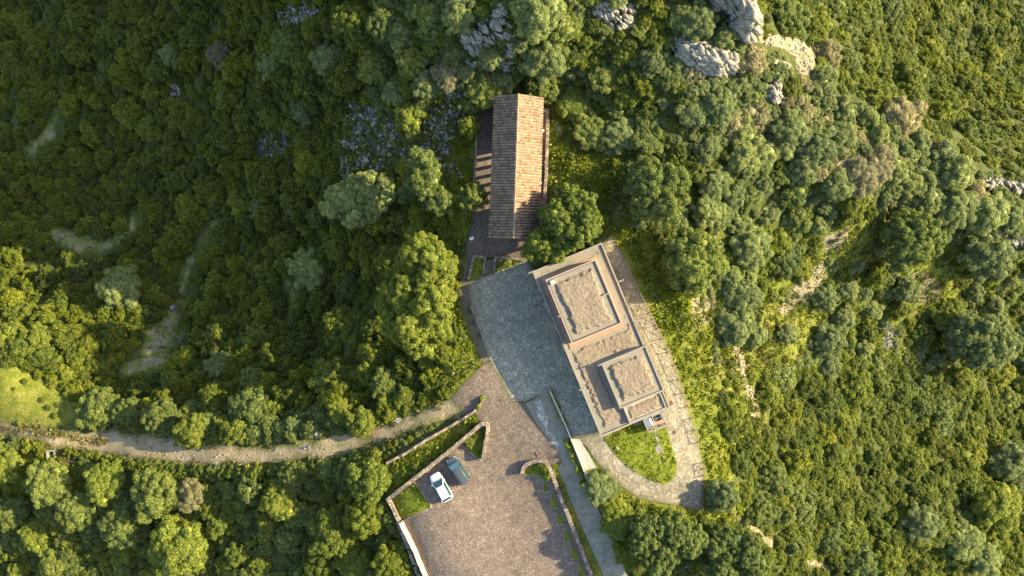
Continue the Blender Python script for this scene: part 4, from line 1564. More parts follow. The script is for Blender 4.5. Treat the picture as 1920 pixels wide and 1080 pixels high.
scree([[(645, 200), (700, 180), (745, 240), (765, 300), (715, 330), (640, 345)], [(795, 175), (860, 165), (875, 220), (855, 290), (790, 300)], [(640, 300), (720, 290), (700, 345), (650, 345)], [(515, 10), (592, -5), (600, 30), (530, 55)], [(465, 285), (505, 240), (550, 240), (545, 285), (480, 300)],
       [(870, 110), (960, 110), (975, 160), (880, 160)], [(368, 0), (376, 0), (380, 60), (370, 60)], [(790, 300), (850, 290), (870, 340), (830, 350)]], [1500, 1200, 450, 650, 260, 560, 90, 200], .10, .5, "blue grey loose stones lying in the shade below the hilltop")
scree([[(1428, 62), (1500, 70), (1526, 98), (1526, 135), (1496, 135), (1486, 98), (1432, 84)], [(1500, 520), (1550, 490), (1555, 540), (1480, 600), (1450, 600)], [(1700, 505), (1740, 515), (1730, 532), (1700, 528)], [(120, 440), (205, 445), (200, 470), (110, 468)], [(270, 610), (340, 600), (330, 690), (260, 700)], [(1370, 640), (1400, 650), (1430, 790), (1410, 800)],
       [(240, 830), (620, 838), (620, 862), (300, 866)], [(1300, 560), (1340, 560), (1340, 610)]], [620, 120, 60, 70, 130, 90, 420, 50], .06, .28, "small pale stones strewn over scree tracks and the dirt road")
# ------------------------------------------------------------------ vegetation
def cube_sphere(n=3):
    V, F = [], []
    for ax in range(3):
        for sg in (-1, 1):
            o = len(V)
            for i in range(n + 1):
                for j in range(n + 1):
                    p = [0, 0, 0]
                    p[ax] = sg
                    p[(ax + 1) % 3] = (2 * i / n - 1) * sg
                    p[(ax + 2) % 3] = 2 * j / n - 1
                    q = np.array(p, float)
                    V.append(q / np.linalg.norm(q))
            for i in range(n):
                for j in range(n):
                    a = o + i * (n + 1) + j
                    F.append((a, a + n + 1, a + n + 2, a + 1))
    return np.array(V), np.array(F)


CSV, CSF = cube_sphere(3)


def unit(v):
    return v / np.maximum(np.linalg.norm(v, axis=1, keepdims=True), 1e-9)


def crown_mesh(name, lobes, clump, leaf, cover=1.5, rng=None, down=-.35, loose=.0):
    """lobes (n,4): centres and radii. Leaf quads on clumps on lobes, over a leafy core."""
    rng = rng or RNG
    lobes = np.asarray(lobes, float)
    CC, CR, CD = [], [], []
    for c in lobes:
        n = max(5, int(4.2 * c[3] ** 2 / clump ** 2))
        d = unit(rng.normal(0, 1, (n, 3)))
        d = d[d[:, 2] > down]
        p = c[:3] + d * c[3] * (.78 + .26 * rng.random((len(d), 1)))
        keep = np.ones(len(p), bool)
        for e in lobes:
            if e is not c:
                keep &= np.linalg.norm(p - e[:3], axis=1) > e[3] * .72
        CC.append(p[keep])
        CD.append(d[keep])
        CR.append(clump * (.6 + .75 * rng.random(keep.sum())))
    CC, CR, CD = np.concatenate(CC), np.concatenate(CR), np.concatenate(CD)
    cnt = np.maximum(6, (cover * 9.0 * CR ** 2 / (leaf * leaf * .62)).astype(int))
    idx = np.repeat(np.arange(len(CC)), cnt)
    N = len(idx)
    d = unit(rng.normal(0, 1, (N, 3)) + CD[idx] * .9 + np.array([0, 0, .35]))
    pos = CC[idx] + d * CR[idx, None] * (.62 + .45 * rng.random((N, 1)) + loose * rng.random((N, 1)) ** 3)
    nr = unit(d + rng.normal(0, .55, (N, 3)))
    t = unit(np.cross(nr, rng.normal(0, 1, (N, 3))))
    b = np.cross(nr, t)
    a = (leaf * (.4 + .5 * rng.random((N, 1))))
    V = np.stack([pos - t * a, pos - b * a * .62, pos + t * a, pos + b * a * .62], 1).reshape(-1, 3)
    F = np.arange(N * 4).reshape(-1, 4)
    VV, FF, o = [V], [F], len(V)
    for c in lobes:
        w = CSV * (c[3] * .80) * (1 + rng.normal(0, .06, (len(CSV), 1))) + c[:3]
        VV.append(w)
        FF.append(CSF + o)
        o += len(w)
    return np_mesh(name, np.concatenate(VV), np.concatenate(FF))


def dome_lobes(R, hr, n, rng, small=.42):
    """a rounded bush or crown of radius R resting near z=0"""
    L = [(0, 0, R * hr * .45, R * .62)]
    for i in range(n):
        a = 2 * math.pi * (i + rng.random() * .7) / n
        rr = R * (.42 + .22 * rng.random())
        L.append((rr * math.cos(a), rr * math.sin(a), R * hr * (.30 + .30 * rng.random()), R * (small + .14 * rng.random())))
    for i in range(max(2, n // 2)):
        a = 2 * math.pi * rng.random()
        rr = R * .3 * rng.random()
        L.append((rr * math.cos(a), rr * math.sin(a), R * hr * (.62 + .25 * rng.random()), R * (.30 + .14 * rng.random())))
    return L


VR = np.random.default_rng(21)
SHRUB = {}
SPEC = {  # hr, lobes, clump, leaf, cover, loose
    'mastic': (.85, 6, .30, .115, 1.4, .0), 'oak': (.95, 6, .34, .125, 1.3, .08), 'olive': (1.0, 6, .36, .115, 1.2, .15),
    'bright': (.9, 5, .32, .12, 1.3, .08), 'dry': (.8, 5, .36, .10, .8, .4)}
for sp, (hr, nl, cl, lf, cv, lo) in SPEC.items():
    SHRUB[sp] = []
    for k in range(3):
        me = crown_mesh("shrub_" + sp, dome_lobes(1.45, hr, nl + k % 2, VR), cl, lf, cv, VR, loose=lo)
        me.materials.append(LEAF[sp])
        SHRUB[sp].append(me)
TREE = {}
for sp, (hr, nl, cl, lf, cv, lo) in SPEC.items():
    TREE[sp] = []
    for k in range(2):
        L = []
        for (x, y, z, r) in dome_lobes(3.0, hr * 1.05, nl + 1, VR):
            L.append((x, y, z, r * .85))
            for _ in range(4):
                d = VR.normal(0, 1, 3)
                d[2] = abs(d[2]) * .9
                d /= np.linalg.norm(d)
                L.append((x + d[0] * r * .7, y + d[1] * r * .7, z + d[2] * r * .7, r * (.36 + .2 * VR.random())))
        me = crown_mesh("crown", L, cl * 1.45, lf * 1.15, cv, VR, loose=lo)
        me.materials.append(LEAF[sp])
        TREE[sp].append(me)

NAME = {'mastic': 'mastic_tree', 'oak': 'oak_tree', 'olive': 'olive_tree', 'bright': 'broadleaf_tree', 'dry': 'dry_tree'}


def trunk_mesh(h, reach, rng, rad=.16):
    m = MB()
    top = Vector((rng.normal(0, .12), rng.normal(0, .12), h))
    m.tube((0, 0, -.6), top * .5, rad * 1.35, rad, 8)
    m.tube(top * .5, top, rad, rad * .75, 8)
    for i in range(5):
        a = 2 * math.pi * (i + .5 * rng.random()) / 5
        e = top + Vector((math.cos(a) * reach * .6, math.sin(a) * reach * .6, reach * .45))
        m.tube(top * .8, e, rad * .5, rad * .18, 6)
    return m.mesh("trunk")


TRUNK = trunk_mesh(1.5, 2.4, VR)
TRUNK.materials.append(M['bark'])
TREE_DISC = []


def tree(u, v, rp, sp, label, group=None, hs=1.0, k=None, squash=None):
    """a copy of a prototype crown and trunk, set where the photo shows the crown's centre"""
    g = GND([u], [v], 1.6 * rp / 40)[0]
    r = rp * (CAM_Z - g[2] - 1.5) / FPX
    s = r / 3.05
    root = empty(NAME[sp], g, VR.random() * 6.28)
    tag(root, label, "tree", group)
    root.scale = (s, s, s * hs)
    c = link("crown", TREE[sp][(k if k is not None else int(VR.random() * 2)) % 2], root)
    c.location = (0, 0, .55)
    if squash:
        root.rotation_euler = (0, 0, squash[1])
        root.scale = (s, s * squash[0], s * hs)
    link("trunk", TRUNK, root)
    TREE_DISC.append((u, v, rp))
    return root


def hero(u0, v0, base, lobes, sp, label, clump=.48, leaf=.145):
    """a large tree built from lobes given as (u, v, radius px, height of the lobe centre)"""
    g = G(u0, v0, base)
    root = empty(NAME[sp], g)
    tag(root, label, "tree")
    L = []
    for (u, v, rp, h) in lobes:
        p = P(u, v, g.z + h) - g
        r = rp * (CAM_Z - g.z - h) / FPX
        L.append((p.x, p.y, p.z, r * .8))
        for _ in range(7):
            d = VR.normal(0, 1, 3)
            d[2] = abs(d[2]) * .8
            d /= np.linalg.norm(d)
            q = r * (.55 + .15 * VR.random())
            L.append((p.x + d[0] * q, p.y + d[1] * q, p.z + d[2] * q, r * (.34 + .16 * VR.random())))
        TREE_DISC.append((u, v, rp))
    hr, nl, cl, lf, cv, lo = SPEC[sp]
    me = crown_mesh("crown", L, clump, leaf, cv, VR, loose=lo, down=-.2)
    me.materials.append(LEAF[sp])
    link("crown", me, root)
    m = MB()
    m.tube((0, 0, -.8), (0, 0, base * .55), .34, .26, 10)
    for (x, y, z, r) in L[::8]:
        m.tube((0, 0, base * .5), (x, y, z), .2, .07, 7)
    t = m.mesh("trunk")
    t.materials.append(M['bark'])
    link("trunk", t, root)


hero(785, 555, 4, [(800, 475, 42, 7.0), (772, 505, 36, 5), (815, 520, 40, 6.5), (838, 495, 26, 5), (765, 555, 44, 5.5), (805, 570, 44, 7.2), (742, 570, 32, 4), (775, 610, 42, 6), (820, 605, 32, 4.8), (790, 640, 30, 4), (750, 610, 30, 4)], 'bright', "tallest light green tree, long crown left of the shaded courtyard")
hero(1075, 410, 4, [(1060, 374, 28, 5.0), (1090, 395, 32, 6.2), (1050, 410, 34, 6.2), (1085, 430, 32, 5.8), (1110, 420, 20, 5), (1060, 447, 26, 5.2), (1034, 402, 20, 5), (1075, 380, 26, 6.2)], 'bright', "large round crowned tree between the tiled roof and the flat roof", .40, .14)
hero(1015, 455, 4, [(1012, 452, 28, 5), (1032, 470, 24, 4.4), (1000, 468, 22, 4.2), (1035, 445, 22, 4.6)], 'bright', "smaller dome shaped tree at the front corner of the tiled roof", .38, .135)
hero(1228, 355, 4, [(1215, 330, 38, 3.1), (1250, 345, 36, 3.1), (1225, 372, 40, 3.6), (1262, 375, 26, 2.6), (1195, 350, 30, 2.6), (1205, 385, 28, 2.6), (1250, 395, 26, 2.6)], 'oak', "broad grey green oak standing in the meadow right of the tiled roof")
hero(1297, 487, 4, [(1275, 460, 34, 3.0), (1310, 470, 36, 3.4), (1330, 495, 30, 2.9), (1290, 500, 36, 3.6), (1265, 490, 26, 2.6), (1305, 525, 28, 2.6), (1270, 520, 22, 2.3)], 'oak', "broad grey green oak beside the footpath just below the meadow oak")
hero(800, 345, 4, [(790, 305, 27, 4.6), (805, 320, 22, 4.2), (795, 345, 28, 4.8), (820, 375, 26, 4.2), (780, 330, 20, 4), (830, 385, 20, 3.6)], 'oak', "tall leaning oak lit by the sun left of the terrace")
hero(690, 375, 2.2, [(650, 370, 32, 2), (690, 350, 30, 2.4), (725, 360, 28, 2.6), (670, 400, 28, 2), (705, 385, 30, 2.6), (620, 385, 22, 1.8)], 'olive', "wide olive tree in shade below the blue grey stones")
hero(1700, 450, 4, [(1690, 425, 32, 4), (1725, 440, 34, 4.6), (1705, 465, 34, 4.8), (1740, 465, 22, 3.6), (1690, 485, 26, 4), (1665, 440, 20, 3.4)], 'oak', "dark rounded oak standing clear in dry grass on the right slope")
hero(1830, 640, 4, [(1800, 620, 32, 4), (1840, 625, 36, 4.6), (1865, 650, 36, 4.6), (1825, 660, 32, 4.2), (1790, 650, 22, 3.4)], 'olive', "spreading olive tree in the hollow at the right edge")
hero(1300, 1000, 3, [(1215, 1000, 40, 1.8), (1260, 985, 34, 2), (1290, 1005, 36, 2), (1235, 1040, 36, 1.8)], 'oak', "broad clipped looking mastic mass below the footpath end", .34, .125)
hero(1370, 1020, 3, [(1345, 1020, 36, 3), (1385, 1030, 38, 3), (1410, 1060, 30, 2.6), (1350, 1060, 34, 2.8)], 'oak', "dense rounded oak beside the narrow trail at the bottom", .38, .135)

TT = [(888, 371, 28, 'oak', "small round tree overhanging the middle of the terrace edge"), (880, 240, 21, 'bright', "small round tree at the upper end of the terrace edge"), (1352, 929, 31, 'olive', "clipped round blue green shrub at the end of the footpath")]
T = [
    (905, 170, 34, 'oak', "tree touching the upper left corner of the tiled roof"), (945, 150, 24, 'olive', "pale tree directly above the tiled roof gable"), (882, 195, 22, 'oak', "tree left of the one at the roof's upper left corner"),
    (1016, 168, 32, 'oak', "tree behind the upper right corner of the tiled roof"), (1020, 112, 42, 'olive', "wide pale tree on the hilltop above the tiled roof"), (1010, 28, 48, 'olive', "large grey green tree at the top edge above the hilltop rocks"),
    (1115, 248, 32, 'oak', "tree beside the line of small rocks in the meadow"), (1075, 190, 34, 'bright', "bright green tree right of the roof's upper right corner"), (1165, 255, 30, 'olive', "grey tree right of the line of small rocks"),
    (918, 108, 22, 'olive', "small pale tree in the middle of the hilltop rocks"), (835, 140, 26, 'dry', "thin grey half bare tree at the edge of the hilltop rocks"), (800, 160, 26, 'olive', "pale tree left of the half bare one near the hilltop"),
    (765, 220, 28, 'bright', "bright yellow green bush tree between two stone fields"), (720, 45, 36, 'oak', "oak at the top edge left of the hilltop"), (665, 40, 38, 'mastic', "dark mastic at the top edge beside the lit oaks"),
    (770, 120, 30, 'oak', "oak on the shaded shoulder left of the hilltop"), (700, 130, 30, 'oak', "oak on the shoulder, left neighbour of another oak"), (860, 35, 30, 'olive', "pale tree above the grey blue rock slab"),
    (540, 90, 34, 'oak', "sunlit oak top standing out of the dark slope near the top"), (512, 128, 26, 'olive', "pale sunlit crown just below the sunlit oak top in the dark slope"), (620, 115, 32, 'olive', "pale sunlit tree right of the sunlit oak top"),
    (415, 105, 25, 'dry', "grey bare topped tree in the upper dark slope"), (327, 105, 22, 'olive', "grey green tree left of the bare topped one in the dark slope"), (575, 210, 26, 'olive', "grey green tree in deep shade beside the dark gully"),
    (232, 540, 40, 'olive', "large pale olive tree alone in the dark left slope"), (585, 505, 40, 'olive', "grey green olive in deep shade above the pale clearing patch"), (415, 685, 28, 'olive', "olive tree at the right side of the grassy track's lower end"),
    (345, 640, 18, 'olive', "small olive at the edge of the grassy track"), (490, 390, 20, 'olive', "small olive by the top of the grassy track"), (325, 715, 24, 'bright', "small light green tree below the grassy track"), (480, 715, 26, 'oak', "round dark oak with a sunlit rim above the bend of the dirt road"),
    (45, 600, 34, 'bright', "sunlit tree at the left edge, topmost of the lit clump"), (20, 640, 34, 'bright', "sunlit tree cut by the left edge"), (75, 635, 30, 'bright', "sunlit yellow green tree on the right side of the lit clump at the left edge"), (125, 700, 16, 'bright', "tiny sunlit bush tree above the grass by the dirt road"), (150, 625, 18, 'bright', "small sunlit tree reaching out from the lit clump into shade"),
    (195, 765, 42, 'oak', "big dense oak at the left end of the row above the dirt road"), (250, 770, 28, 'oak', "oak in the row above the dirt road, right of the biggest"), (303, 780, 34, 'oak', "oak with a domed crown third in the row above the dirt road"), (362, 808, 35, 'bright', "bright yellow green round bush tree bulging over the dirt road"), (365, 766, 17, 'olive', "small pale tree just above the bright round one at the road"),
    (470, 765, 40, 'oak', "ragged sunlit oak above the middle of the dirt road"), (490, 745, 26, 'bright', "bright crown behind the ragged oak at the road"), (553, 795, 17, 'olive', "small pale tree alone near the dirt road"),
    (680, 790, 28, 'bright', "bright bush tree over the dirt road near the stone heap"), (760, 745, 24, 'bright', "small yellow green tree above the stone heap"), (640, 770, 26, 'bright', "bright bush tree left of the one near the stone heap"), (725, 720, 30, 'oak', "oak below the tallest tree"), (835, 660, 26, 'mastic', "mastic on the grass beside the shaded walk"), (850, 625, 20, 'mastic', "smaller mastic on the grass beside the shaded walk"),
    (100, 905, 42, 'oak', "dark round oak in the grass below the culvert"), (200, 903, 40, 'bright', "round green oak right of the dark one below the culvert"), (300, 925, 46, 'oak', "wide mottled oak below the dirt road hedge"), (365, 925, 28, 'dry', "straw coloured bush beside the wide mottled oak"), (525, 940, 36, 'bright', "light green feathery tree standing alone below the road"),
    (15, 870, 36, 'bright', "bright green tree cut by the left edge below the road"), (150, 955, 40, 'oak', "oak in the lower left, right of the shadowed grass"), (70, 1000, 30, 'bright', "bright tree low in the left corner area"), (25, 960, 34, 'oak', "oak cut by the left edge near the lower corner"), (340, 1025, 54, 'bright', "largest light green crown at the bottom left"), (230, 985, 40, 'oak', "oak between the mottled oak and the bottom edge"), (490, 1062, 22, 'bright', "small bright bush tree at the bottom edge left of centre"),
    (630, 990, 48, 'bright', "light green tree left of the cream boundary wall"), (695, 900, 40, 'bright', "sunlit tree below the lower end of the retaining wall"), (690, 965, 44, 'mastic', "dark green tree beside the corner of the parking wall"), (740, 1050, 36, 'mastic', "tree beside the cream boundary wall at the bottom edge"), (600, 1060, 40, 'mastic', "dark green tree at the bottom edge left of the cream wall"), (665, 1050, 36, 'bright', "pale green tree between two dark ones at the bottom edge"),
    (1127, 915, 32, 'olive', "grey green bush tree at the foot of the white slab"), (1150, 950, 30, 'mastic', "bright lower neighbour of the bush tree at the white slab"), (1162, 985, 32, 'bright', "yellow green bush tree hanging over the driveway"), (1185, 1030, 34, 'mastic', "dark bush tree over the driveway near the bottom edge"), (1200, 975, 24, 'bright', "small green bush tree between driveway and footpath"),
    (1551, 100, 27, 'dry', "golden brown round tree beside the scree near the top right"), (1600, 115, 19, 'olive', "small olive right of the golden round tree"), (1475, 35, 36, 'oak', "dense oak above the scree at the top right"), (1520, 45, 22, 'mastic', "dark tree above the golden one at the top right"),
    (1700, 145, 36, 'bright', "feathery light green tree on the far slope at upper right"), (1690, 215, 38, 'dry', "tan tinted tree on the far slope at upper right"), (1395, 300, 30, 'olive', "olive on the crest belt, leftmost of its cluster"), (1310, 40, 34, 'olive', "olive left of the crag at the top"), (1345, 205, 34, 'olive', "olive right below the big pale outcrop"), (1295, 45, 24, 'olive', "small olive by the top edge left of the crag"),
    (1480, 240, 36, 'olive', "grey olive in the middle of the crest belt"), (1530, 280, 36, 'olive', "grey olive lower along the crest belt"), (1620, 330, 38, 'dry', "silvery half bare tree on the crest belt"), (1650, 300, 30, 'dry', "silvery bare tree above another on the crest belt"), (1570, 345, 30, 'olive', "olive below the silvery trees of the crest belt"), (1790, 390, 40, 'olive', "olive right of the dark rounded oak"), (1850, 400, 38, 'olive', "olive on the right, neighbour of the ledge"), (1850, 480, 46, 'olive', "large flat topped olive at the right edge of the dry grass"), (1900, 410, 30, 'olive', "olive touching the right edge below the ledge"),
    (1340, 345, 32, 'olive', "pale olive at the right of the meadow oak"), (1330, 395, 32, 'olive', "pale olive between the two meadow oaks"), (1410, 465, 38, 'olive', "olive in the mixed belt right of the footpath oak"), (1470, 490, 34, 'oak', "oak right of the olive in the mixed belt"), (1400, 555, 30, 'olive', "olive above the head of the sunny trail"), (1380, 610, 36, 'olive', "wide olive at the head of the sunny trail"), (1415, 630, 24, 'olive', "small olive right of the wide one at the trail head"),
    (1555, 640, 30, 'olive', "dense round olive in the middle of the right slope"), (1475, 625, 20, 'olive', "small grey olive left of the dense round one on the right slope"), (1545, 560, 24, 'olive', "olive above the dense round one on the right slope"), (1775, 590, 32, 'bright', "bright olive in the hollow on the right"), (1700, 545, 24, 'olive', "low olive by the patch of dry grass"),
    (1865, 948, 46, 'bright', "big light green round tree near the lower right corner"), (1805, 1010, 36, 'olive', "blue green tree left below the big light green one"), (1845, 1045, 30, 'olive', "round olive near the bottom right corner"), (1895, 870, 40, 'olive', "grey olive above the big light green tree at lower right"), (1725, 980, 34, 'olive', "grey green tree among yellow shrubs at lower right"),
    (1610, 1050, 34, 'oak', "oak by the bottom edge on the right"), (1560, 1010, 30, 'oak', "oak up the slope from the bottom trail"), (1450, 900, 34, 'oak', "oak above the narrow trail right of the round shrub"), (1420, 960, 30, 'oak', "oak over the narrow trail"), (1020, 876, 13, 'mastic', "small bush in the planted bed of the curved wall"), (1030, 890, 12, 'bright', "second bush in the planted bed spilling over the wall"), (883, 830, 13, 'bright', "bush in the triangular grass bed"), (893, 815, 11, 'bright', "smaller bush higher in the triangular grass bed"), (782, 877, 9, 'bright', "tiny bush against the outer side of the parking wall"),
]
for (u, v, rp, sp, lb) in T:
    tree(u, v, rp, sp, lb, hs=(.72 if u > 1280 else .9) if rp > 15 else .7) if not ((1120 < u < 1210 and 900 < v) or (1050 < u < 1170 and 180 < v < 260)) else tree(u, v, rp, sp, lb, hs=.5)
for (u, v, rp, sp, lb) in TT:
    tree(u, v, rp, sp, lb, hs=1.7 if u < 1000 else 1.05)

# --- shrubs scattered by region
OPEN = [COURT, WALKP, PARK, TRACK, [(1030, 735), (1058, 800), (1112, 932), (1158, 1035), (1190, 1100), (1225, 1180), (1150, 1180), (1100, 1100), (1040, 890), (1053, 866), (985, 756)],
        [(998, 509), (1128, 455), (1260, 770), (1130, 820)], [(1128, 450), (1150, 437), (1178, 485), (1225, 590), (1262, 668), (1278, 713), (1302, 785), (1318, 850), (1324, 890), (1324, 964), (1280, 956), (1240, 948), (1200, 940), (1168, 920), (1115, 872), (1070, 823), (1122, 813)],
        [(917, 172), (1034, 172), (1030, 380), (1012, 452), (912, 452)], [(885, 760), (915, 790), (905, 870), (728, 945), (722, 930), (720, 866)], [(728, 930), (760, 905), (815, 950), (752, 982)], [(1035, 868), (1050, 868), (1075, 930), (1120, 1030), (1135, 1090), (1108, 1090)],
        [(1060, 820), (1090, 820), (1125, 880), (1100, 900)]]
CLEAR = LUSH[:8] + LUSH[9:11] + [LUSH[11], LUSH[12]] + DIRTP + ROCKP
CLEARL = DIRTL


def region(u, v):
    if u > 1400 and v < 395 - (1960 - u) * .58 + 0 and v < (u - 1420) * .56 + 62:
        return 'far'
    d = (v - (u - 1290) * .52 - 90)
    if u > 1290 and -60 < d < 120 and v < 480:
        return 'crest'
    if u < 700 - max(0, (v - 560)) * 2.2 and v < 770:
        return 'shade'
    if u < 860 and 380 < v < 770:
        return 'shade'
    if v > 770 and u < 760:
        return 'lowleft'
    if u > 1290 and v > 690 and u > 1310:
        return 'lowright'
    if u > 1290:
        return 'right'
    return 'hill'


MIXES = {'far': (('mastic', .72), ('oak', .16), ('bright', .12)), 'crest': (('olive', .62), ('dry', .2), ('mastic', .08), ('oak', .1)), 'shade': (('mastic', .86), ('oak', .09), ('olive', .05)),
         'lowleft': (('oak', .55), ('bright', .2), ('mastic', .17), ('dry', .08)), 'lowright': (('mastic', .72), ('oak', .14), ('bright', .09), ('olive', .05)), 'right': (('mastic', .42), ('olive', .32), ('oak', .12), ('bright', .14)), 'hill': (('mastic', .42), ('oak', .24), ('olive', .16), ('bright', .18))}
RAD = {'far': (.8, 2.6), 'crest': (.9, 2.5), 'shade': (.9, 3.1), 'lowleft': (.8, 2.5), 'lowright': (.7, 2.7), 'right': (.7, 2.2), 'hill': (.7, 2.2)}
WHERE = {'far': "on the far sunny slope at the upper right", 'crest': "in the grey belt along the crest", 'shade': "on the shaded left hillside", 'lowleft': "in the lit scrub below the dirt road", 'lowright': "in the dense sunny scrub at the lower right", 'right': "on the sunny slope right of the footpath", 'hill': "on the hilltop around the tiled roof"}
LOOK = {'mastic': "dense dark green mastic shrub", 'oak': "rounded green scrub oak bush", 'olive': "grey green wild olive bush", 'bright': "bright yellow green bush", 'dry': "straw grey half bare bush"}


def scatter():
    n = 95000
    u = VR.uniform(-170, 2090, n)
    v = VR.uniform(-170, 1250, n)
    ok = np.ones(n, bool)
    for p in OPEN:
        ok &= sd_poly(u, v, p) > 3
    jig = VR.random(n)
    for p in CLEAR:
        s = sd_poly(u, v, p)
        ok &= (s > 5) | (jig > (.82 if p in ROCKP[:9] else .975))
    for l in CLEARL:
        ok &= (sd_line(u, v, l) > 6)
    for (a, b, r) in TREE_DISC:
        ok &= np.hypot(u - a, v - b) > r * .72
    u, v = u[ok], v[ok]
    g = GND(u, v, 1.0)
    px = FPX / (CAM_Z - g[:, 2])
    dopen = np.full(len(u), 1e9)
    for p in OPEN:
        dopen = np.minimum(dopen, sd_poly(u, v, p))
    for l in CLEARL:
        dopen = np.minimum(dopen, sd_line(u, v, l) + 6)
    for p in CLEAR:
        dopen = np.minimum(dopen, np.maximum(sd_poly(u, v, p) + 7, 4))
    cells = {}
    res = []
    cs = 40
    order = np.arange(len(u))
    patch = fbm(u * .012, v * .012, 3)
    for i in order:
        rg = region(u[i], v[i])
        lo, hi = RAD[rg]
        q = VR.random()
        r = lo + (hi - lo) * (.45 + .55 * q if i < 1100 else .55 * q * q)
        small = i > .62 * len(u)
        if small:
            r = .28 + .45 * VR.random()
        rp = r * px[i]
        lim = dopen[i]
        if rp > lim + 2:
            rp = max(lim + 2, 5.0)
            r = rp / px[i]
        if r < .3:
            continue
        cu, cv = int(u[i] // cs), int(v[i] // cs)
        bad = False
        for a in (-1, 0, 1):
            for b in (-1, 0, 1):
                for (uu, vv, rr) in cells.get((cu + a, cv + b), ()):
                    if (uu - u[i]) ** 2 + (vv - v[i]) ** 2 < ((.5 if rg == 'far' else (.78 if v[i] < 640 else .7) if rg == 'right' else .60) * (1.08 if small else 1.0) * (rr + rp)) ** 2:
                        bad = True
                        break
                if bad:
                    break
            if bad:
                break
        if bad:
            continue
        cells.setdefault((cu, cv), []).append((u[i], v[i], rp))
        w = VR.random()
        mixl = MIXES[rg]
        # neighbours tend to be of one kind
        w = np.clip(w * .55 + (.5 + patch[i] * 1.6) * .45, 0, .999)
        acc = 0
        for sp, pr in mixl:
            acc += pr
            if w < acc:
                break
        res.append((u[i], v[i], rp, r, sp, rg, g[i]))
    return res


SC = scatter()
inframe = [s for s in SC if -5 < s[0] < 1925 and -5 < s[1] < 1085]
inframe.sort(key=lambda s: -s[2])
SOLO = inframe[:285]
solo_ids = set(id(s) for s in SOLO)
REST = [s for s in SC if id(s) not in solo_ids]
SRC = {}
FLAT = {'lowright': .62, 'far': .62, 'hill': .7, 'right': .68, 'crest': .8}
for s in SOLO:
    (u, v, rp, r, sp, rg, g) = s
    k = int(VR.random() * 3)
    o = link("shrub", SHRUB[sp][k])
    f = r / 1.5
    o.location = g - np.array([0, 0, .12])
    o.rotation_euler = (VR.normal(0, .08), VR.normal(0, .08), VR.random() * 6.28)
    o.scale = (f * (.9 + .2 * VR.random()), f * (.9 + .2 * VR.random()), f * (.8 + .45 * VR.random()) * FLAT.get(rg, .9))
    grp = LOOK[sp].replace("shrub", "shrubs").replace("bush", "bushes") + " " + WHERE[rg]
    tag(o, "%s %s" % (LOOK[sp], WHERE[rg]), "shrub", grp)
    SRC.setdefault((sp, k), o)
for sp in SHRUB:
    for k in range(3):
        if (sp, k) not in SRC:
            for s in range(len(REST)):
                if REST[s][4] == sp and -5 < REST[s][0] < 1925 and -5 < REST[s][1] < 1085:
                    (u, v, rp, r, _sp, rg, g) = REST.pop(s)
                    o = link("shrub", SHRUB[sp][k])
                    f = r / 1.5
                    o.location = g
                    o.scale = (f, f, f)
                    tag(o, "%s %s" % (LOOK[sp], WHERE[rg]), "shrub", LOOK[sp].replace("shrub", "shrubs").replace("bush", "bushes") + " " + WHERE[rg])
                    SRC[(sp, k)] = o
                    break


def instancer(name, pts, rot, scl, sources, idx):
    me = bpy.data.meshes.new(name)
    me.from_pydata([tuple(p) for p in pts], [], [])
    a = me.attributes.new("rot", 'FLOAT_VECTOR', 'POINT')
    a.data.foreach_set("vector", np.asarray(rot, np.float32).ravel())
    a = me.attributes.new("scl", 'FLOAT_VECTOR', 'POINT')
    a.data.foreach_set("vector", np.asarray(scl, np.float32).ravel())
    a = me.attributes.new("idx", 'INT', 'POINT')
    a.data.foreach_set("value", np.asarray(idx, np.int32))
    o = link(name, me)
    ng = bpy.data.node_groups.new(name, 'GeometryNodeTree')
    ng.interface.new_socket("Geometry", in_out='INPUT', socket_type='NodeSocketGeometry')
    ng.interface.new_socket("Geometry", in_out='OUTPUT', socket_type='NodeSocketGeometry')
    N, Lk = ng.nodes, ng.links
    gi = N.new("NodeGroupInput")
    go = N.new("NodeGroupOutput")
    join = N.new("GeometryNodeJoinGeometry")

    def named(nm, dt):
        nd = N.new("GeometryNodeInputNamedAttribute")
        nd.data_type = dt
        nd.inputs["Name"].default_value = nm
        return nd.outputs["Attribute"]
    ro, sc, ix = named("rot", 'FLOAT_VECTOR'), named("scl", 'FLOAT_VECTOR'), named("idx", 'INT')
    for k, src in enumerate(sources):
        oi = N.new("GeometryNodeObjectInfo")
        oi.inputs["Object"].default_value = src
        oi.inputs["As Instance"].default_value = True
        cmp_ = N.new("FunctionNodeCompare")
        cmp_.data_type = 'INT'
        cmp_.operation = 'EQUAL'
        Lk.new(ix, cmp_.inputs[2])
        cmp_.inputs[3].default_value = k
        ip = N.new("GeometryNodeInstanceOnPoints")
        Lk.new(gi.outputs[0], ip.inputs["Points"])
        Lk.new(cmp_.outputs[0], ip.inputs["Selection"])
        Lk.new(oi.outputs["Geometry"], ip.inputs["Instance"])
        Lk.new(ro, ip.inputs["Rotation"])
        Lk.new(sc, ip.inputs["Scale"])
        Lk.new(ip.outputs[0], join.inputs[0])
    Lk.new(join.outputs[0], go.inputs[0])
    md = o.modifiers.new("scatter", 'NODES')
    md.node_group = ng
    return o


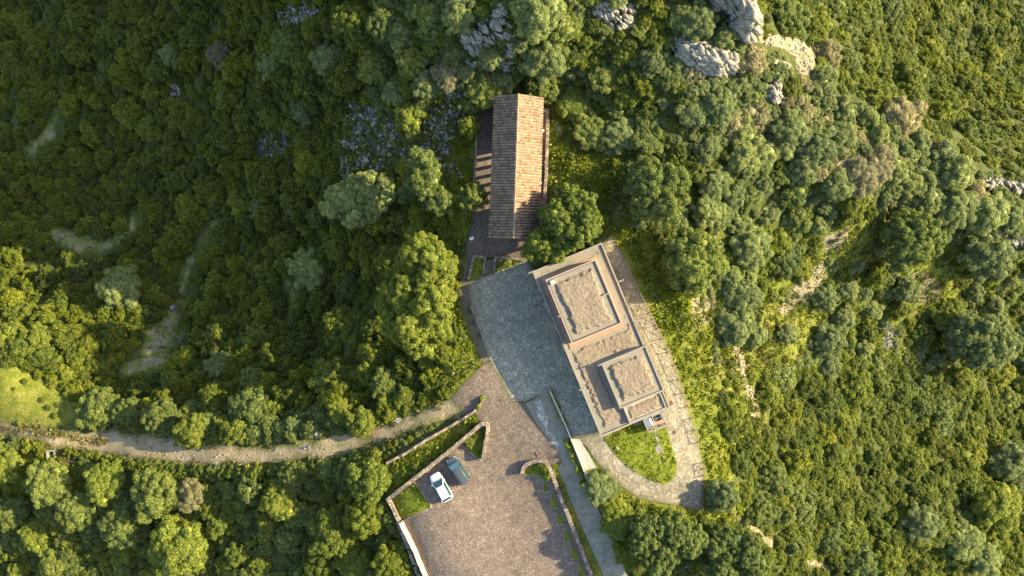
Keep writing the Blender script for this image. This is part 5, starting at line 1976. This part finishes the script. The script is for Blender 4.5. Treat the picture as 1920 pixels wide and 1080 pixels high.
keys = sorted(SRC)
pts, rots, scls, idxs = [], [], [], []
for (u, v, rp, r, sp, rg, g) in REST:
    k = int(VR.random() * 3)
    if (sp, k) not in SRC:
        continue
    f = r / 1.5
    pts.append(g - np.array([0, 0, .12]))
    rots.append((VR.normal(0, .08), VR.normal(0, .08), VR.random() * 6.28))
    scls.append((f * (.9 + .2 * VR.random()), f * (.9 + .2 * VR.random()), f * (.8 + .45 * VR.random()) * FLAT.get(rg, .9)))
    idxs.append(keys.index((sp, k)))
print("SHRUBS solo", len(SOLO), "rest", len(pts))
o = instancer("maquis_scrub", pts, rots, scls, [SRC[k] for k in keys], idxs)
tag(o, "dense maquis scrub covering the whole hillside between the larger shrubs", "scrub", kind='stuff')


# --- low herbs and grass tufts in the open ground
def tufts(name, polys, dens, mat, hmin, hmax, label, avoid=None, lift=0.0, lines=()):
    Q_ = []
    avoid = [p for p in avoid if not (lines and p is TRACK)] if avoid else avoid
    for p in polys:
        a = 0
        q = np.array(p)
        ar = abs(sum(q[i][0] * q[(i + 1) % len(q)][1] - q[(i + 1) % len(q)][0] * q[i][1] for i in range(len(q)))) / 2
        Q_.append(in_poly_pts(p, int(ar * dens)))
    for l, n in lines:
        ii = VR.integers(0, len(l) - 1, n)
        t = VR.random(n)
        L = np.array(l, float)
        c = L[ii] * (1 - t[:, None]) + L[ii + 1] * t[:, None]
        Q_.append(c[:, :2] + VR.normal(0, 1, (n, 2)) * c[:, 2:3])
    q = np.concatenate(Q_)
    if avoid:
        ok = np.ones(len(q), bool)
        for p in avoid:
            ok &= sd_poly(q[:, 0], q[:, 1], p) > 2
        q = q[ok]
    cl = fbm(q[:, 0] * .07, q[:, 1] * .07, 3)
    q = q[cl > VR.normal(-.12, .2, len(q))]
    g = GND(q[:, 0], q[:, 1])
    g[:, 2] += lift
    B = 9
    n = len(g)
    h = (hmin + (hmax - hmin) * VR.random(n) ** 2)[:, None].repeat(B, 1).ravel()
    base = g.repeat(B, 0) + np.stack([VR.normal(0, 1, n * B) * h * .45, VR.normal(0, 1, n * B) * h * .45, np.zeros(n * B)], 1)
    d = unit(np.stack([VR.normal(0, .6, n * B), VR.normal(0, .6, n * B), np.ones(n * B) * .7], 1))
    s = unit(np.cross(d, VR.normal(0, 1, (n * B, 3))))
    hh = (h * (.5 + .7 * VR.random(n * B)))[:, None]
    w = hh * .28
    V = np.stack([base - s * w * .6, base + s * w * .6, base + d * hh + s * w * .5, base + d * hh - s * w * .5], 1).reshape(-1, 3)
    me = np_mesh(name, V, np.arange(n * B * 4).reshape(-1, 4))
    o = link(name, me, None, mat)
    tag(o, label, "grass", kind='stuff')


M['grassblade'] = mat_leaf('grass_blade', (.155, .20, .018), (.155, .20, .018), (.26, .25, .045), .35)
M['dryblade'] = mat_leaf('dry_grass', (.20, .18, .06), (.20, .18, .06), (.30, .25, .11), .2)
AV = [OPEN[-1], COURT, WALKP, PARK, TRACK, OPEN[4], OPEN[5], OPEN[6]]
tufts("grass", [LUSH[0], LUSH[1], LUSH[2], LUSH[3], LUSH[4], LUSH[5], LUSH[6], LUSH[8], LUSH[9]], .055, M['grassblade'], .15, .6, "green grass and herbs growing on the open banks and meadows", AV)
tufts("lawn_grass", [[(1134, 822), (1180, 799), (1247, 799), (1257, 836), (1267, 868), (1257, 900), (1246, 907), (1214, 896), (1180, 875), (1154, 852)], [(778, 906), (736, 937), (752, 972), (809, 951)], [(900, 801), (909, 805), (901, 860), (882, 845), (868, 831)], [(980, 888), (1000, 874), (1020, 872), (1030, 893), (1008, 890)], [(889, 483), (906, 485), (904, 511), (881, 525)], [(931, 487), (983, 489), (931, 506)]],
      .14, M['grassblade'], .08, .3, "mown green grass on the teardrop lawn and in the grass beds", None, .1)
tufts("dry_grass", [LUSH[10], LUSH[11], LUSH[12], [(1295, 555), (1345, 555), (1350, 640), (1440, 600), (1440, 820), (1370, 800), (1310, 700)], [(-60, 830), (130, 842), (170, 900), (-60, 900)], [(1700, 520), (1770, 520), (1770, 570), (1700, 565)]], .04, M['dryblade'], .15, .5, "dry yellow grass on the sunny clearings of the slopes", AV,
      lines=[([(-40, 804, 2), (60, 808, 3), (140, 820, 4), (200, 830, 3)], 420), ([(0, 792, 4), (200, 805, 5), (420, 836, 6), (640, 812, 6), (740, 787, 5), (845, 748, 5)], 500), ([(0, 820, 4), (130, 842, 4), (300, 866, 4), (500, 874, 4), (640, 858, 4), (800, 803, 4)], 400), ([(330, 560, 14), (310, 620, 24), (285, 670, 28)], 260), ([(400, 420, 10), (350, 500, 12)], 80)])


# --- the low hedge along the dirt road
def hedge(pts, label, w=.9, h=.9, sp='mastic'):
    us, vs = path_pts(pts, 8)
    g = GND(us, vs, .4)
    root = empty("hedge", g[0])
    L = []
    for p in g:
        for _ in range(2):
            q = p - g[0] + np.array([VR.normal(0, w * .3), VR.normal(0, w * .3), h * (.3 + .4 * VR.random())])
            L.append((*q, w * (.35 + .3 * VR.random())))
    me = crown_mesh("hedge", L, .26, .14, 1.4, VR)
    me.materials.append(LEAF[sp])
    bpy.data.objects.remove(root)
    o = link("hedge", me)
    o.location = g[0]
    tag(o, label, "hedge")


hedge([(130, 848), (160, 856), (200, 862), (250, 872), (300, 876)], "low ragged hedge along the left part of the dirt road")
hedge([(305, 877), (360, 884), (420, 887), (480, 886), (540, 883), (600, 876), (650, 868), (700, 852)], "low hedge along the middle of the dirt road")
hedge([(30, 830), (50, 834), (66, 838)], "short hedge clump beside the left end of the dirt road")
hedge([(1034, 742), (1046, 768), (1058, 792)], "thin weedy strip along the top of the driveway wall", .35, .35, 'bright')
hedge([(1062, 830), (1076, 862), (1088, 890), (1098, 915)], "narrow green verge between driveway and its thin wall", .4, .4, 'bright')
hedge([(897, 763), (905, 750)], "little weeds on the overgrown stone stub", .3, .4, 'bright')

tufts("slope_grass", [[(1330, 560), (1620, 420), (1920, 480), (1920, 690), (1560, 700), (1440, 740), (1400, 880)], [(1045, 215), (1170, 200), (1250, 290), (1180, 420), (1110, 380)]], .035, M['grassblade'], .15, .6, "mixed green grass between the bushes of the sunny right slope", AV)
tufts("rock_herbs", [ROCKP[0], ROCKP[1], ROCKP[2], ROCKP[6], ROCKP[7]], .05, LEAF['mastic'], .15, .7, "dark herbs and low bushes growing between the blue grey stones", None)



def dead_branch(u, v, L, ang, label):
    g = G(u, v)
    mb = MB()
    r = np.random.default_rng(int(u))

    def grow(p, a, el, l, rad, d):
        q = p + Vector((math.cos(a) * math.cos(el), math.sin(a) * math.cos(el), math.sin(el))) * l
        mb.tube(p, q, rad, rad * .6, 6)
        if d:
            for k in range(3):
                grow(p.lerp(q, .45 + .27 * k), a + r.normal(0, .55), el + r.normal(0, .25), l * .55, rad * .55, d - 1)
    grow(Vector((0, 0, .25)), ang, .12, L, .06, 3)
    o = link("dead_branch", mb.mesh("dead_branch"), None, M['bleached'])
    o.location = g
    tag(o, label, "branch")


M['bleached'] = mat_plain('bleached_wood', (.46, .40, .32), .9, .2, 4.0)
dead_branch(172, 797, 1.7, 2.4, "bleached twiggy branch at the foot of the big oak by the dirt road")
dead_branch(718, 764, 1.8, .3, "bleached fallen branch above the dirt road near the stone heap")
dead_branch(452, 821, 1.3, .1, "short pale log beside the dirt road under the ragged oak")
